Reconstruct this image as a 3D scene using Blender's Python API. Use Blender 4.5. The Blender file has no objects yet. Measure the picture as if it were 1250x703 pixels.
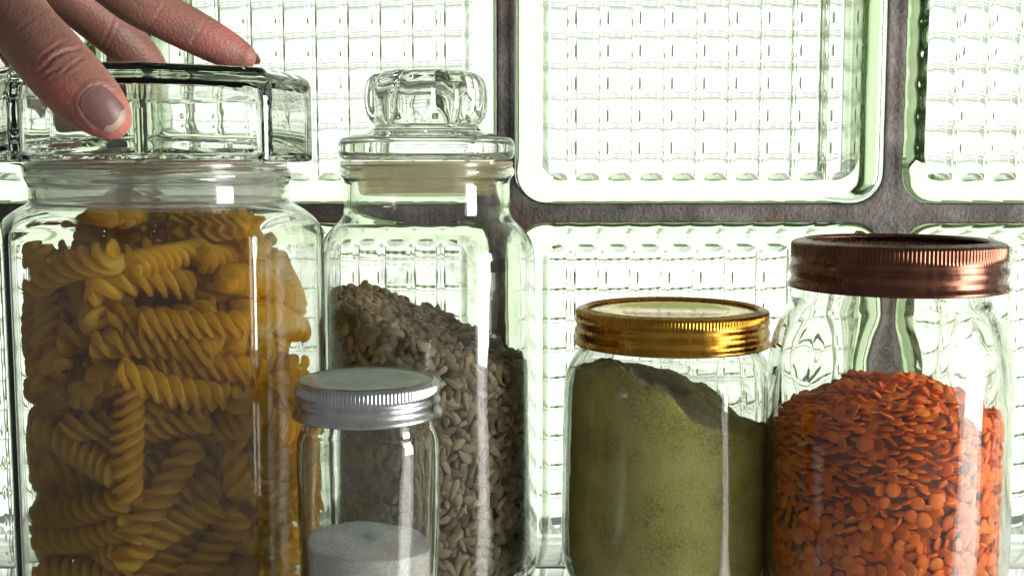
import bpy, bmesh, math, random
import numpy as np
from mathutils import Vector, Matrix, Quaternion
from mathutils.bvhtree import BVHTree

random.seed(7); rng = np.random.default_rng(7)
sc = bpy.context.scene
C = sc.collection
PI = math.pi

# ------------------------------------------------------------------ camera
F = 1490.0; PITCH = math.radians(6.0); CZ = 0.196
cam_d = bpy.data.cameras.new('camera'); cam = bpy.data.objects.new('camera', cam_d); C.objects.link(cam)
cam.location = (0, 0, CZ); cam.rotation_euler = (PI/2 - PITCH, 0, 0)
cam_d.sensor_width = 36; cam_d.lens = F/1250*36; cam_d.clip_start = 0.01; cam_d.clip_end = 100
sc.camera = cam

# ------------------------------------------------------------------ world: bright overcast outside the window (+Y), dim room behind the camera
world = bpy.data.worlds.new('World'); sc.world = world; world.use_nodes = True
nt = world.node_tree; nt.nodes.clear()
wo = nt.nodes.new('ShaderNodeOutputWorld'); bg = nt.nodes.new('ShaderNodeBackground'); nt.links.new(bg.outputs[0], wo.inputs[0])
tc = nt.nodes.new('ShaderNodeTexCoord'); sx = nt.nodes.new('ShaderNodeSeparateXYZ'); nt.links.new(tc.outputs['Generated'], sx.inputs[0])
def wramp(src, stops):
    r = nt.nodes.new('ShaderNodeValToRGB'); e = r.color_ramp.elements
    mr = nt.nodes.new('ShaderNodeMapRange'); mr.inputs[1].default_value = -1; mr.inputs[2].default_value = 1
    nt.links.new(src, mr.inputs[0]); nt.links.new(mr.outputs[0], r.inputs[0])
    while len(e) < len(stops): e.new(0.5)
    for el, (p, c) in zip(e, stops): el.position = (p+1)/2; el.color = (*c, 1)
    return r.outputs[0]
zr = wramp(sx.outputs['Z'], [(-.8, (.05, .07, .04)), (-.48, (.12, .17, .09)), (-.46, (.45, .55, .38)), (-.34, (1, 1, .98)), (.20, (1, 1, 1)), (.30, (.36, .40, .36)), (.5, (1, 1, 1)), (.9, (.8, .85, .85))])
yr = wramp(sx.outputs['Y'], [(-.5, (.135, .132, .127)), (.02, (.11, .11, .106)), (.45, (.30, .31, .29)), (.70, (.45, .48, .42)), (.84, (.9, .92, .88)), (.90, (1, 1, 1))])
mx = nt.nodes.new('ShaderNodeMix'); mx.data_type = 'RGBA'; mx.blend_type = 'MULTIPLY'; mx.inputs[0].default_value = 1
nt.links.new(zr, mx.inputs[6]); nt.links.new(yr, mx.inputs[7]); nt.links.new(mx.outputs[2], bg.inputs[0])
bg.inputs[1].default_value = 1.42

# ------------------------------------------------------------------ lamp: tall narrow bright opening of the room, front right
ld = bpy.data.lights.new('side_light', 'AREA'); ld.shape = 'RECTANGLE'; ld.size = .30; ld.size_y = .85; ld.energy = 19; ld.color = (1, .97, .93)
lo = bpy.data.objects.new('side_light', ld); C.objects.link(lo)
lo.location = (.85, .16, .06)
lo.rotation_euler = (Vector((.12, .5, .08)) - lo.location).to_track_quat('-Z', 'Y').to_euler()

sc.view_settings.view_transform = 'Standard'; sc.view_settings.look = 'None'; sc.view_settings.gamma = 1
sc.view_settings.exposure = 0.38; sc.view_settings.use_curve_mapping = False
cy = sc.cycles
cy.max_bounces = 28; cy.transmission_bounces = 28; cy.glossy_bounces = 8; cy.diffuse_bounces = 4; cy.transparent_max_bounces = 12
cy.caustics_refractive = True; cy.caustics_reflective = True; cy.blur_glossy = 0.6
cy.sample_clamp_indirect = 5.0
cy.use_denoising = True; cy.denoiser = 'OPENIMAGEDENOISE'; cy.denoising_input_passes = 'RGB_ALBEDO_NORMAL'
cy.use_adaptive_sampling = False

# ------------------------------------------------------------------ photo geometry helpers: where a photo point lies in the world
cp, sp = math.cos(PITCH), math.sin(PITCH)
def P(px, py, Y):
    a = (px-625)/F; b = -(py-351.5)/F
    d = Vector((a, cp + b*sp, -sp + b*cp)); t = Y/d.y
    return Vector((d.x*t, Y, CZ + d.z*t))
def mm(px, Y, z): return px*(Y*cp + (CZ-z)*sp)/F       # photo pixels -> metres at that place
def prof(Y, pts): return [(mm(h, Y, P(625, y, Y).z), P(625, y, Y).z) for h, y in pts]
def to_px(v):
    y = v[:, 1]*cp - (v[:, 2]-CZ)*sp; u = v[:, 1]*sp + (v[:, 2]-CZ)*cp
    return np.stack([625 + F*v[:, 0]/y, 351.5 - F*u/y], 1)

# ------------------------------------------------------------------ mesh helpers
def mesh(name, v, f, mats, parent=None, loc=None, smooth=True, sharp=None):
    me = bpy.data.meshes.new(name)
    me.from_pydata([tuple(p) for p in v], [], [tuple(q) for q in f]); me.update()
    if smooth: me.shade_smooth()
    if sharp: me.set_sharp_from_angle(angle=math.radians(sharp))
    for m in (mats if isinstance(mats, (list, tuple)) else [mats]): me.materials.append(m)
    return link(name, me, parent, loc)
def link(name, me, parent=None, loc=None):
    o = bpy.data.objects.new(name, me); C.objects.link(o)
    if parent: o.parent = parent
    if loc is not None: o.location = loc
    return o
def fast_mesh(name, V, Fq, mats, parent=None, loc=None, midx=None):
    """V (n,3) float, Fq (m,k) int: all faces the same size"""
    me = bpy.data.meshes.new(name); n = len(V); m, k = Fq.shape
    me.vertices.add(n); me.vertices.foreach_set('co', np.ascontiguousarray(V, dtype=np.float32).ravel())
    me.loops.add(m*k); me.loops.foreach_set('vertex_index', np.ascontiguousarray(Fq, dtype=np.int32).ravel())
    me.polygons.add(m); me.polygons.foreach_set('loop_start', np.arange(0, m*k, k, dtype=np.int32))
    if midx is not None: me.polygons.foreach_set('material_index', midx.astype(np.int32))
    me.update(calc_edges=True); me.validate(); me.shade_smooth()
    for mt in (mats if isinstance(mats, (list, tuple)) else [mats]): me.materials.append(mt)
    return link(name, me, parent, loc)
def tag(o, label=None, cat=None, group=None, kind=None):
    if label: o['label'] = label
    if cat: o['category'] = cat
    if group: o['group'] = group
    if kind: o['kind'] = kind
    return o
def empty(name, loc):
    o = bpy.data.objects.new(name, None); C.objects.link(o); o.location = loc; o.empty_display_size = .02; return o
def chaikin(p, n=1, closed=False):
    for _ in range(n):
        q = [] if closed else [p[0]]
        for i in range(len(p) if closed else len(p)-1):
            a, b = p[i], p[(i+1) % len(p)]
            q += [tuple(.75*a[k]+.25*b[k] for k in range(len(a))), tuple(.25*a[k]+.75*b[k] for k in range(len(a)))]
        if not closed: q.append(p[-1])
        p = q
    return p
def support(p, closed, thr=.42, d=.0005):
    q = []
    for i in range(len(p)):
        a, b = p[i], p[(i+1) % len(p)]; q.append(a)
        if i == len(p)-1 and not closed: break
        L = math.hypot(a[0]-b[0], a[1]-b[1])
        def turn(u, v, w):
            x1, y1, x2, y2 = v[0]-u[0], v[1]-u[1], w[0]-v[0], w[1]-v[1]
            return abs(math.atan2(x1*y2-x2*y1, x1*x2+y1*y2)) > thr
        ta = (closed or i > 0) and turn(p[i-1], a, b); tb = (closed or i < len(p)-2) and turn(a, b, p[(i+2) % len(p)])
        if (L > 3*d and max(a[0], b[0]) < .2) or (thr < .2 and L > .02):
            dd = d/L if max(a[0], b[0]) < .2 else min(.06, d/max(1e-6, math.hypot((a[0]-b[0])*.065, a[1]-b[1])))
            for t in ([dd] if ta else [])+([1-dd] if tb else []): q.append((a[0]+(b[0]-a[0])*t, a[1]+(b[1]-a[1])*t))
    return q
def lathe_vf(pr, seg=128, rf=None, closed=False, thr=.42):
    pr = support(pr, closed, thr)
    V, Fc, ring = [], [], []
    for i, (r, z) in enumerate(pr):
        if r < 1e-6:
            ring.append([len(V)]*seg); V.append((0, 0, z))
        else:
            ring.append(list(range(len(V), len(V)+seg)))
            for k in range(seg):
                t = 2*PI*k/seg; rr = rf(t, i, r, z) if rf else r
                V.append((rr*math.sin(t), -rr*math.cos(t), z))
    n = len(pr)
    for i in range(n if closed else n-1):
        a, b = ring[i], ring[(i+1) % n]
        for k in range(seg):
            q = [a[k], a[(k+1) % seg], b[(k+1) % seg], b[k]]
            u = []
            for x in q:
                if x not in u: u.append(x)
            if len(u) > 2: Fc.append(u)
    return V, Fc
def lathe(name, pr, mat, parent=None, loc=None, seg=128, rf=None, closed=False, sharp=40, thr=.42):
    V, Fc = lathe_vf(pr, seg, rf, closed, thr)
    o = mesh(name, V, Fc, mat, parent, loc, True, None)
    bm = bmesh.new(); bm.from_mesh(o.data); bmesh.ops.recalc_face_normals(bm, faces=bm.faces); bm.to_mesh(o.data); bm.free()
    if sharp: o.data.set_sharp_from_angle(angle=math.radians(sharp))
    return o
def box_vf(x0, x1, y0, y1, z0, z1):
    return ([(x0,y0,z0),(x1,y0,z0),(x1,y1,z0),(x0,y1,z0),(x0,y0,z1),(x1,y0,z1),(x1,y1,z1),(x0,y1,z1)],
            [(0,3,2,1),(4,5,6,7),(0,1,5,4),(1,2,6,5),(2,3,7,6),(3,0,4,7)])
def box(name, b, mat, parent=None, bevel=0):
    v, f = box_vf(*b); o = mesh(name, v, f, mat, parent, None, False)
    if bevel:
        bm = bmesh.new(); bm.from_mesh(o.data)
        bmesh.ops.bevel(bm, geom=bm.edges[:], offset=bevel, segments=3, profile=.5, affect='EDGES'); bm.to_mesh(o.data); bm.free()
        o.data.shade_smooth(); o.data.set_sharp_from_angle(angle=math.radians(50))
    return o

# ------------------------------------------------------------------ materials
class N:
    def __init__(s, name):
        s.m = bpy.data.materials.new(name); s.m.use_nodes = True; s.t = s.m.node_tree; s.t.nodes.clear()
        s.out = s.n('OutputMaterial')
    def n(s, k, **kw):
        x = s.t.nodes.new('ShaderNode'+k)
        for a, b in kw.items():
            if hasattr(x, a): setattr(x, a, b)
        return x
    def l(s, a, b): s.t.links.new(a, b)
    def coord(s, sc_=(1, 1, 1), kind='Object'):
        t = s.n('TexCoord'); m = s.n('Mapping'); m.inputs['Scale'].default_value = sc_; s.l(t.outputs[kind], m.inputs[0]); return m.outputs[0]
    def noise(s, scale, detail=4, rough=.55, co=None):
        x = s.n('TexNoise'); x.inputs['Scale'].default_value = scale; x.inputs['Detail'].default_value = detail; x.inputs['Roughness'].default_value = rough
        s.l(co or s.coord(), x.inputs['Vector']); return x.outputs['Fac']
    def ramp(s, fac, stops):
        r = s.n('ValToRGB'); e = r.color_ramp.elements
        while len(e) < len(stops): e.new(.5)
        for el, (p, c) in zip(e, stops): el.position = p; el.color = (*c, 1) if len(c) == 3 else c
        s.l(fac, r.inputs[0]); return r.outputs[0]
    def bump(s, h, st, dist=.001):
        b = s.n('Bump'); b.inputs['Strength'].default_value = st; b.inputs['Distance'].default_value = dist; s.l(h, b.inputs['Height']); return b.outputs[0]
    def mix(s, a, b, f):
        m = s.n('MixShader'); s.l(a, m.inputs[1]); s.l(b, m.inputs[2])
        if isinstance(f, (int, float)): m.inputs[0].default_value = f
        else: s.l(f, m.inputs[0])
        return m.outputs[0]
    def prin(s, **kw):
        p = s.n('BsdfPrincipled')
        for k, v in kw.items():
            k = k.replace('_', ' ')
            i = p.inputs[k]
            if hasattr(v, 'links') or hasattr(v, 'is_linked'): s.l(v, i)
            else: i.default_value = v
        return p
    def done(s, sh): s.l(sh, s.out.inputs[0]); return s.m

def glass_mat(name, col=(.97, .985, .965), ior=1.48, wob=0.0, scale=60, rough=0.0, smudge=0.0):
    n = N(name); g = n.n('BsdfGlass'); g.inputs['Color'].default_value = (*col, 1); g.inputs['IOR'].default_value = ior; g.inputs['Roughness'].default_value = rough
    if wob: n.l(n.bump(n.noise(scale, 2), wob, .0012), g.inputs['Normal'])
    if smudge:      # finger grease: faint matt patches
        r = n.n('BsdfGlass'); r.inputs['Color'].default_value = (*col, 1); r.inputs['IOR'].default_value = ior; r.inputs['Roughness'].default_value = .22
        a = n.noise(38, 7, .75); b = n.noise(9, 3, .5, n.coord((1, 1, .5))); q = n.n('Math', operation='MULTIPLY'); n.l(a, q.inputs[0]); n.l(b, q.inputs[1])
        return n.done(n.mix(g.outputs[0], r.outputs[0], n.ramp(q.outputs[0], [(.24, (0, 0, 0)), (.36, (smudge,)*3)])))
    return n.done(g.outputs[0])
M = {}
M['jar'] = glass_mat('jar_glass', (.980, .986, .975), wob=.06, scale=45, smudge=.16)
M['jar_green'] = glass_mat('mason_glass', (.970, .981, .964), wob=.12, scale=40, smudge=.14)
M['lidglass'] = glass_mat('lid_glass', (.98, .988, .975), wob=.08, scale=70)
M['block'] = glass_mat('block_glass', (.978, .985, .972), wob=.10, scale=55)

va = M['block'].node_tree.nodes.new('ShaderNodeVolumeAbsorption'); va.inputs[0].default_value = (.69, .82, .57, 1); va.inputs[1].default_value = 14.0
M['block'].node_tree.links.new(va.outputs[0], [x for x in M['block'].node_tree.nodes if x.type == 'OUTPUT_MATERIAL'][0].inputs[1])
n = N('block_edge'); nz = n.noise(25, 5); cc = n.ramp(nz, [(.3, (.84, .93, .74)), (.65, (.96, .99, .90))])
g = n.n('BsdfGlossy'); g.inputs['Roughness'].default_value = .10; n.l(cc, g.inputs['Color']); d = n.n('BsdfDiffuse'); n.l(cc, d.inputs['Color'])
M['block_edge'] = n.done(n.mix(g.outputs[0], d.outputs[0], .25))

n = N('mortar'); nz = n.noise(30, 8, .7); nf = n.noise(400, 5, .7); nr = n.noise(9, 6, .65)
c1 = n.ramp(nz, [(.28, (.030, .028, .027)), (.45, (.10, .095, .088)), (.60, (.20, .185, .17)), (.72, (.34, .32, .29))])
c2 = n.ramp(nr, [(.52, (0, 0, 0)), (.66, (1, 1, 1))])
mxr = n.n('Mix', data_type='RGBA'); n.l(c2, mxr.inputs[0]); n.l(c1, mxr.inputs[6]); mxr.inputs[7].default_value = (.15, .085, .055, 1)
ad = n.n('Math', operation='ADD'); n.l(nf, ad.inputs[0]); n.l(nz, ad.inputs[1])
M['mortar'] = n.done(n.prin(Base_Color=mxr.outputs[2], Roughness=.85, Normal=n.bump(ad.outputs[0], .9, .003)).outputs[0])

n = N('plaster'); M['plaster'] = n.done(n.prin(Base_Color=(.6, .6, .57, 1), Roughness=.8, Normal=n.bump(n.noise(200), .3)).outputs[0])
n = N('counter_white'); nz = n.noise(14, 6)
M['counter'] = n.done(n.prin(Base_Color=n.ramp(nz, [(.3, (.72, .72, .69)), (.7, (.82, .82, .80))]), Roughness=n.ramp(n.noise(60, 5), [(.3, (.05,)*3), (.7, (.12,)*3)]), Metallic=.55, Coat_Weight=.5, Coat_Roughness=.03).outputs[0])
n = N('dark_seam'); M['seam'] = n.done(n.prin(Base_Color=(.02, .02, .02, 1), Roughness=.7).outputs[0])

def metal(name, col, rough, dirt=None, met=1.0, streak=(30, 30, 3)):
    n = N(name); a = n.noise(40, 6, .6); b = n.noise(8, 5, .6, n.coord(streak))
    d = dirt or tuple(c*.6 for c in col)
    base = n.ramp(a, [(.35, d), (.6, col)])
    rr = n.ramp(b, [(.3, (rough*.75,)*3), (.7, (rough*1.35,)*3)])
    return n.done(n.prin(Base_Color=base, Metallic=met, Roughness=rr, Normal=n.bump(n.noise(300, 3), .03)).outputs[0])
M['silver'] = metal('brushed_silver_metal', (.62, .64, .66), .30)
M['silver_top'] = metal('silver_lid_top', (.55, .57, .55), .42, (.46, .48, .46))
M['gold'] = metal('gold_metal', (.50, .26, .040), .25, (.30, .14, .02))
M['gold_top'] = metal('gold_lid_top', (.80, .58, .18), .16, (.62, .40, .09))
M['copper'] = metal('copper_metal', (.17, .074, .049), .27, (.08, .034, .024))
M['copper_top'] = metal('copper_lid_top', (.13, .06, .05), .35)

n = N('gasket_clear'); d = n.n('BsdfDiffuse'); d.inputs[0].default_value = (.95, .94, .90, 1)
t = n.n('BsdfTranslucent'); t.inputs[0].default_value = (1, .99, .95, 1); g = n.n('BsdfGlass'); g.inputs['Roughness'].default_value = .25; g.inputs['IOR'].default_value = 1.2; g.inputs['Color'].default_value = (.99, .985, .97, 1)
gl = n.n('BsdfGlossy'); gl.inputs['Roughness'].default_value = .15
s1 = n.mix(d.outputs[0], t.outputs[0], .80); tt = n.n('BsdfTransparent'); s2 = n.mix(n.mix(s1, g.outputs[0], .25), tt.outputs[0], .76)
M['gasket'] = n.done(n.mix(s2, gl.outputs[0], .06))
n = N('gasket_cream'); d = n.n('BsdfDiffuse'); d.inputs[0].default_value = (.78, .70, .52, 1)
t = n.n('BsdfTranslucent'); t.inputs[0].default_value = (.92, .84, .64, 1); gl = n.n('BsdfGlossy'); gl.inputs['Roughness'].default_value = .2
g = n.n('BsdfGlass'); g.inputs['Roughness'].default_value = .35; g.inputs['IOR'].default_value = 1.15; g.inputs['Color'].default_value = (.99, .95, .85, 1)
tt = n.n('BsdfTransparent'); tt.inputs[0].default_value = (1, .98, .90, 1)
M['gasket2'] = n.done(n.mix(n.mix(n.mix(d.outputs[0], t.outputs[0], .85), tt.outputs[0], .60), gl.outputs[0], .05))

def grain(name, stops, trans, tw, rough=.5, per='Random Per Island', bs=500, bst=.3):
    n = N(name); g = n.n('NewGeometry')
    col = n.ramp(g.outputs['Random Per Island'], stops)
    p = n.prin(Base_Color=col, Roughness=rough, Specular_IOR_Level=.25, Normal=n.bump(n.noise(bs, 3), bst, .0004))
    t = n.n('BsdfTranslucent'); t.inputs[0].default_value = (*trans, 1)
    return n.done(n.mix(p.outputs[0], t.outputs[0], tw))
M['lentil'] = grain('lentil_orange', [(0, (.55, .09, .006)), (.2, (.88, .17, .008)), (.6, (1, .21, .008)), (.85, (1, .24, .012)), (1, (1, .30, .03))], (1.0, .20, .006), .20)
M['lentil_core'] = grain('lentil_core', [(0, (.20, .04, .01)), (1, (.20, .04, .01))], (.5, .1, .01), .0)  # darkened lentil colour for the fill: shade between the grains put into the colour
M['seed'] = grain('sunflower_seed', [(0, (.13, .10, .06)), (.3, (.28, .225, .13)), (.7, (.40, .33, .21)), (.9, (.50, .42, .28)), (1, (.20, .15, .09))], (.60, .42, .20), .18, .45)
M['seed_core'] = grain('seed_core', [(0, (.10, .08, .05)), (1, (.10, .08, .05))], (.5, .4, .2), .0)  # fill behind the seeds, its darker colour painting the shadows in their gaps

n = N('pasta'); oi = n.n('ObjectInfo')
col = n.ramp(oi.outputs['Random'], [(0, (.42, .29, .012)), (.5, (.56, .405, .018)), (1, (.68, .52, .05))])
fl = n.ramp(n.noise(90, 6, .7), [(.56, (0, 0, 0)), (.72, (.35, .35, .35))]); mf = n.n('Mix', data_type='RGBA'); n.l(fl, mf.inputs[0]); n.l(col, mf.inputs[6]); mf.inputs[7].default_value = (.80, .66, .30, 1); col = mf.outputs[2]
p = n.prin(Base_Color=col, Roughness=.42, Normal=n.bump(n.noise(700, 3), .25, .0004))
t = n.n('BsdfTranslucent'); t.inputs[0].default_value = (1.0, .72, .04, 1)
M['pasta'] = n.done(n.mix(p.outputs[0], t.outputs[0], .62))

n = N('powder'); nz = n.noise(900, 4, .8); nb = n.noise(60, 5, .6)
ad = n.n('Math', operation='MULTIPLY_ADD'); n.l(nz, ad.inputs[0]); ad.inputs[1].default_value = .6; ml = n.n('Math', operation='MULTIPLY'); n.l(nb, ml.inputs[0]); ml.inputs[1].default_value = .4; n.l(ml.outputs[0], ad.inputs[2])
col = n.ramp(ad.outputs[0], [(.40, (.40, .35, .07)), (.47, (.68, .61, .16)), (.62, (.84, .77, .29))])
p = n.prin(Base_Color=col, Roughness=.9, Normal=n.bump(nz, 1.0, .0012), Subsurface_Weight=.7, Subsurface_Scale=.014); p.inputs['Subsurface Radius'].default_value = (1, .75, .30)
t = n.n('BsdfTranslucent'); t.inputs[0].default_value = (.9, .76, .36, 1)
M['powder'] = n.done(n.mix(p.outputs[0], t.outputs[0], .06))
n = N('salt'); nz = n.noise(1000, 3, .9)
p = n.prin(Base_Color=n.ramp(nz, [(.36, (.60, .62, .61)), (.50, (.88, .90, .88)), (.65, (.97, .97, .96))]), Roughness=.5, Normal=n.bump(nz, 1.0, .0012), Subsurface_Weight=.4, Subsurface_Scale=.004)
M['salt'] = n.done(p.outputs[0])
# powder dust clinging to the inside of the glass
n = N('dust'); a = n.noise(30, 8, .7, n.coord((1, 1, .6))); b = n.noise(35, 3, .7, n.coord((1, 1, 26)))
ml = n.n('Math', operation='MULTIPLY'); n.l(a, ml.inputs[0]); n.l(b, ml.inputs[1])
fac = n.ramp(ml.outputs[0], [(.16, (0, 0, 0)), (.40, (.55, .55, .55))])
tr = n.n('BsdfTransparent'); d = n.n('BsdfDiffuse'); d.inputs[0].default_value = (.80, .78, .62, 1); t = n.n('BsdfTranslucent'); t.inputs[0].default_value = (1, .97, .80, 1)
M['dust'] = n.done(n.mix(tr.outputs[0], n.mix(d.outputs[0], t.outputs[0], .85), fac))
n = N('dust_light'); a = n.noise(150, 6, .8); b = n.noise(30, 3)
ml = n.n('Math', operation='MULTIPLY'); n.l(a, ml.inputs[0]); n.l(b, ml.inputs[1])
fac = n.ramp(ml.outputs[0], [(.26, (0, 0, 0)), (.42, (.5, .5, .5))])
tr = n.n('BsdfTransparent'); d = n.n('BsdfDiffuse'); d.inputs[0].default_value = (.4, .4, .36, 1)
M['dust_light'] = n.done(n.mix(tr.outputs[0], d.outputs[0], fac))

n = N('skin'); nz = n.noise(35, 6, .6); nf = n.noise(900, 3, .7)
vo = n.n('TexVoronoi'); vo.inputs['Scale'].default_value = 850; n.l(n.coord((1, .45, 1.3)), vo.inputs['Vector'])
ad = n.n('Math', operation='ADD'); n.l(vo.outputs['Distance'], ad.inputs[0]); n.l(nf, ad.inputs[1])
p = n.prin(Base_Color=n.ramp(nz, [(.3, (.22, .110, .080)), (.50, (.29, .142, .108)), (.64, (.42, .150, .128))]), Roughness=.48, Normal=n.bump(ad.outputs[0], .42, .0005), Subsurface_Weight=.85, Subsurface_Scale=.012)
p.inputs['Subsurface Radius'].default_value = (1.0, .30, .15)
M['skin'] = n.done(p.outputs[0])
n = N('nail'); p = n.prin(Base_Color=(.16, .080, .074, 1), Roughness=.45, Subsurface_Weight=.3, Subsurface_Scale=.003)
M['nail'] = n.done(p.outputs[0])
n = N('nail_edge'); p = n.prin(Base_Color=(.36, .26, .19, 1), Roughness=.45, Subsurface_Weight=.4, Subsurface_Scale=.003)
M['nail_edge'] = n.done(p.outputs[0])

# ------------------------------------------------------------------ glass block wall
YW = .631; PIT = .2000; BW = .1903
MX = P(618, 262, YW).x; MZ = P(618, 261, YW).z          # a mortar crossing of the photo
D = .08
def rsq(x, y, w, r):
    """push a point of the square |x|,|y|<=w into the rounded square"""
    ax, ay = abs(x), abs(y)
    if ax > w-r and ay > w-r:
        a = (ax-(w-r))/r; b = (ay-(w-r))/r; h = math.hypot(a, b)
        if h > 1e-9:
            k = max(a, b)/h; a *= k; b *= k
        return math.copysign(w-r+a*r, x), math.copysign(w-r+b*r, y)
    return x, y
def rsq_ring(w, r, n):
    out = []
    for cx, cy_, a0 in ((1, 1, 0), (-1, 1, 90), (-1, -1, 180), (1, -1, 270)):
        for i in range(n+1):
            t = math.radians(a0+90*i/n); out.append((cx*(w-r)+r*math.cos(t), cy_*(w-r)+r*math.sin(t)))
    return out
def block_mesh():
    V, Fc, mi = [], [], []
    w = BW/2; r = .016; bv = .006; n = 8
    rings = [(w-bv, r-bv*.6, -D/2), (w-bv*.45, r-bv*.3, -D/2+bv*.15), (w-bv*.1, r-bv*.05, -D/2+bv*.5), (w, r, -D/2+bv), (w, r, D/2-bv), (w-bv*.1, r-bv*.05, D/2-bv*.5), (w-bv*.45, r-bv*.3, D/2-bv*.15), (w-bv, r-bv*.6, D/2)]
    idx = []
    for ww, rr, y in rings:
        ring = rsq_ring(ww, rr, n); idx.append(list(range(len(V), len(V)+len(ring)))); V += [(x, y, z) for x, z in ring]
    m = len(idx[0])
    for i in range(len(rings)-1):
        for k in range(m):
            Fc.append((idx[i][k], idx[i+1][k], idx[i+1][(k+1) % m], idx[i][(k+1) % m])); mi.append(1 if i == 3 else 0)
    Fc.append(tuple(idx[0])); mi.append(0); Fc.append(tuple(idx[-1][::-1])); mi.append(0)
    # cavity: front pane inside with upright flutes, rear pane inside with level flutes
    cw = BW/2-.0125; cr = .013; G = 300; NF = 10; TP = .0085; AM = .0025
    def flute(u): return abs(math.sin(NF*PI*(u/(2*cw)+.5)))
    pf = 2*cw/NF
    def groove(u, v, mode_='v'):
        d = (u+cw) % pf; d = min(d, pf-d); e_ = (v+cw) % pf; e_ = min(e_, pf-e_)
        k = (.25 if mode_ == 'v' else .45)+.6*math.exp(-(e_/.0040)**2)
        return k*(math.exp(-((d-.0016)/.00062)**2)+.55*math.exp(-(d/.0006)**2))
    def grid(y0, sgn, mode):
        base = len(V)
        for j in range(G+1):
            for i in range(G+1):
                x = cw*(2*i/G-1); z = cw*(2*j/G-1); X, Z = rsq(x, z, cw, cr)
                e = min(1, (cw-max(abs(X), abs(Z)))/.004)
                h = flute(X) if mode == 'v' else flute(Z)
                dd = ((h-.5)*AM - (.0014*groove(X, Z) if mode == 'v' else .0009*groove(Z, X, 'h')))*e
                ring = .0010*max(0, 1-((cw-max(abs(X), abs(Z)))/.005))**2       # rounded rim of the pane
                V.append((X, y0 + sgn*(dd-ring), Z))
        for j in range(G):
            for i in range(G):
                a = base+j*(G+1)+i; q = (a, a+1, a+G+2, a+G+1)
                Fc.append(q if sgn > 0 else q[::-1]); mi.append(0)
        border = [base+i for i in range(G)] + [base+j*(G+1)+G for j in range(G)] + [base+G*(G+1)+G-i for i in range(G)] + [base+(G-j)*(G+1) for j in range(G)]
        return border
    b0 = grid(-D/2+TP, -1, 'v'); b1 = grid(D/2-TP, 1, 'h')
    # scalloped side walls of the cavity
    mid = []
    for s in (.2, .8):
        ring = []
        for k in range(len(b0)):
            p0, p1 = V[b0[k]], V[b1[k]]
            sc_ = flute(p0[0] if abs(p0[2]) > abs(p0[0]) else p0[2])
            q = 1+(.0012 if abs(p0[2]) > abs(p0[0]) else .0003)*(sc_-.5)/cw - .004
            ring.append(len(V)); V.append((p0[0]*q, p0[1]*(1-s)+p1[1]*s, p0[2]*q))
        mid.append(ring)
    ch = [b0, mid[0], mid[1], b1]
    for i in range(3):
        for k in range(len(b0)):
            k2 = (k+1) % len(b0); Fc.append((ch[i][k], ch[i][k2], ch[i+1][k2], ch[i+1][k])); mi.append(0)
    me = bpy.data.meshes.new('glass_block'); me.from_pydata(V, [], Fc); me.update(); me.validate()
    bm = bmesh.new(); bm.from_mesh(me); bmesh.ops.recalc_face_normals(bm, faces=bm.faces)
    # the cavity's normals must point into the hollow (towards its centre)
    bm.faces.ensure_lookup_table(); bm.verts.ensure_lookup_table()
    nout = sum(len(r) for r in idx)
    inner = [f for f in bm.faces if f.verts[0].index >= nout]
    s = sum(f.normal.dot(f.calc_center_median()) for f in inner)
    if s > 0: bmesh.ops.reverse_faces(bm, faces=inner)
    bm.to_mesh(me); bm.free()
    me.polygons.foreach_set('material_index', np.array(mi, dtype=np.int32))
    me.shade_smooth(); me.set_sharp_from_angle(angle=math.radians(60))
    me.materials.append(M['block']); me.materials.append(M['block_edge'])
    return me
bme = block_mesh()
YC = YW + D/2
gw = empty('glass_block_wall', (MX, YC, MZ-2*PIT))
tag(gw, 'back wall of clear fluted glass blocks set in dark grey mortar', 'glass block wall')
COLS = range(-4, 4); ROWS = range(-1, 3)
for i in COLS:
    for j in ROWS:
        b = link('glass_block', bme, gw, (PIT*(i+.5), 0, PIT*(j+.5)+2*PIT)); b.rotation_euler = (random.uniform(-.004, .004), PI*((i*3+j*5) % 2)+random.uniform(-.004, .004), random.uniform(-.004, .004))
# mortar: one mesh with rounded openings
V, Fc = [], []
hole = rsq_ring(BW/2+.0003, .0163, 8)
def sq_on(x, z, w):
    k = w/max(abs(x), abs(z)); return x*k, z*k
for i in COLS:
    for j in ROWS:
        cx_, cz_ = PIT*(i+.5), PIT*(j+.5)+2*PIT
        rows = []
        for (y, kind) in ((-D/2+.0045, 'o'), (-D/2+.0045, 'm'), (-D/2+.0030, 'h'), (D/2-.003, 'h'), (D/2-.0045, 'o')):
            base = len(V)
            for (x, z) in hole:
                if kind == 'o': X, Z = sq_on(x, z, PIT/2)
                elif kind == 'm':
                    a, b_ = sq_on(x, z, PIT/2); X, Z = a*.5+x*.5, b_*.5+z*.5
                else: X, Z = x, z
                V.append((cx_+X, y, cz_+Z))
            rows.append(base)
        m = len(hole)
        for a in range(len(rows)-1):
            for k in range(m):
                k2 = (k+1) % m; Fc.append((rows[a]+k, rows[a]+k2, rows[a+1]+k2, rows[a+1]+k))
        # fill the cell's corners
mo = mesh('mortar', V, Fc, M['mortar'], gw, None, True)
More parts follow.
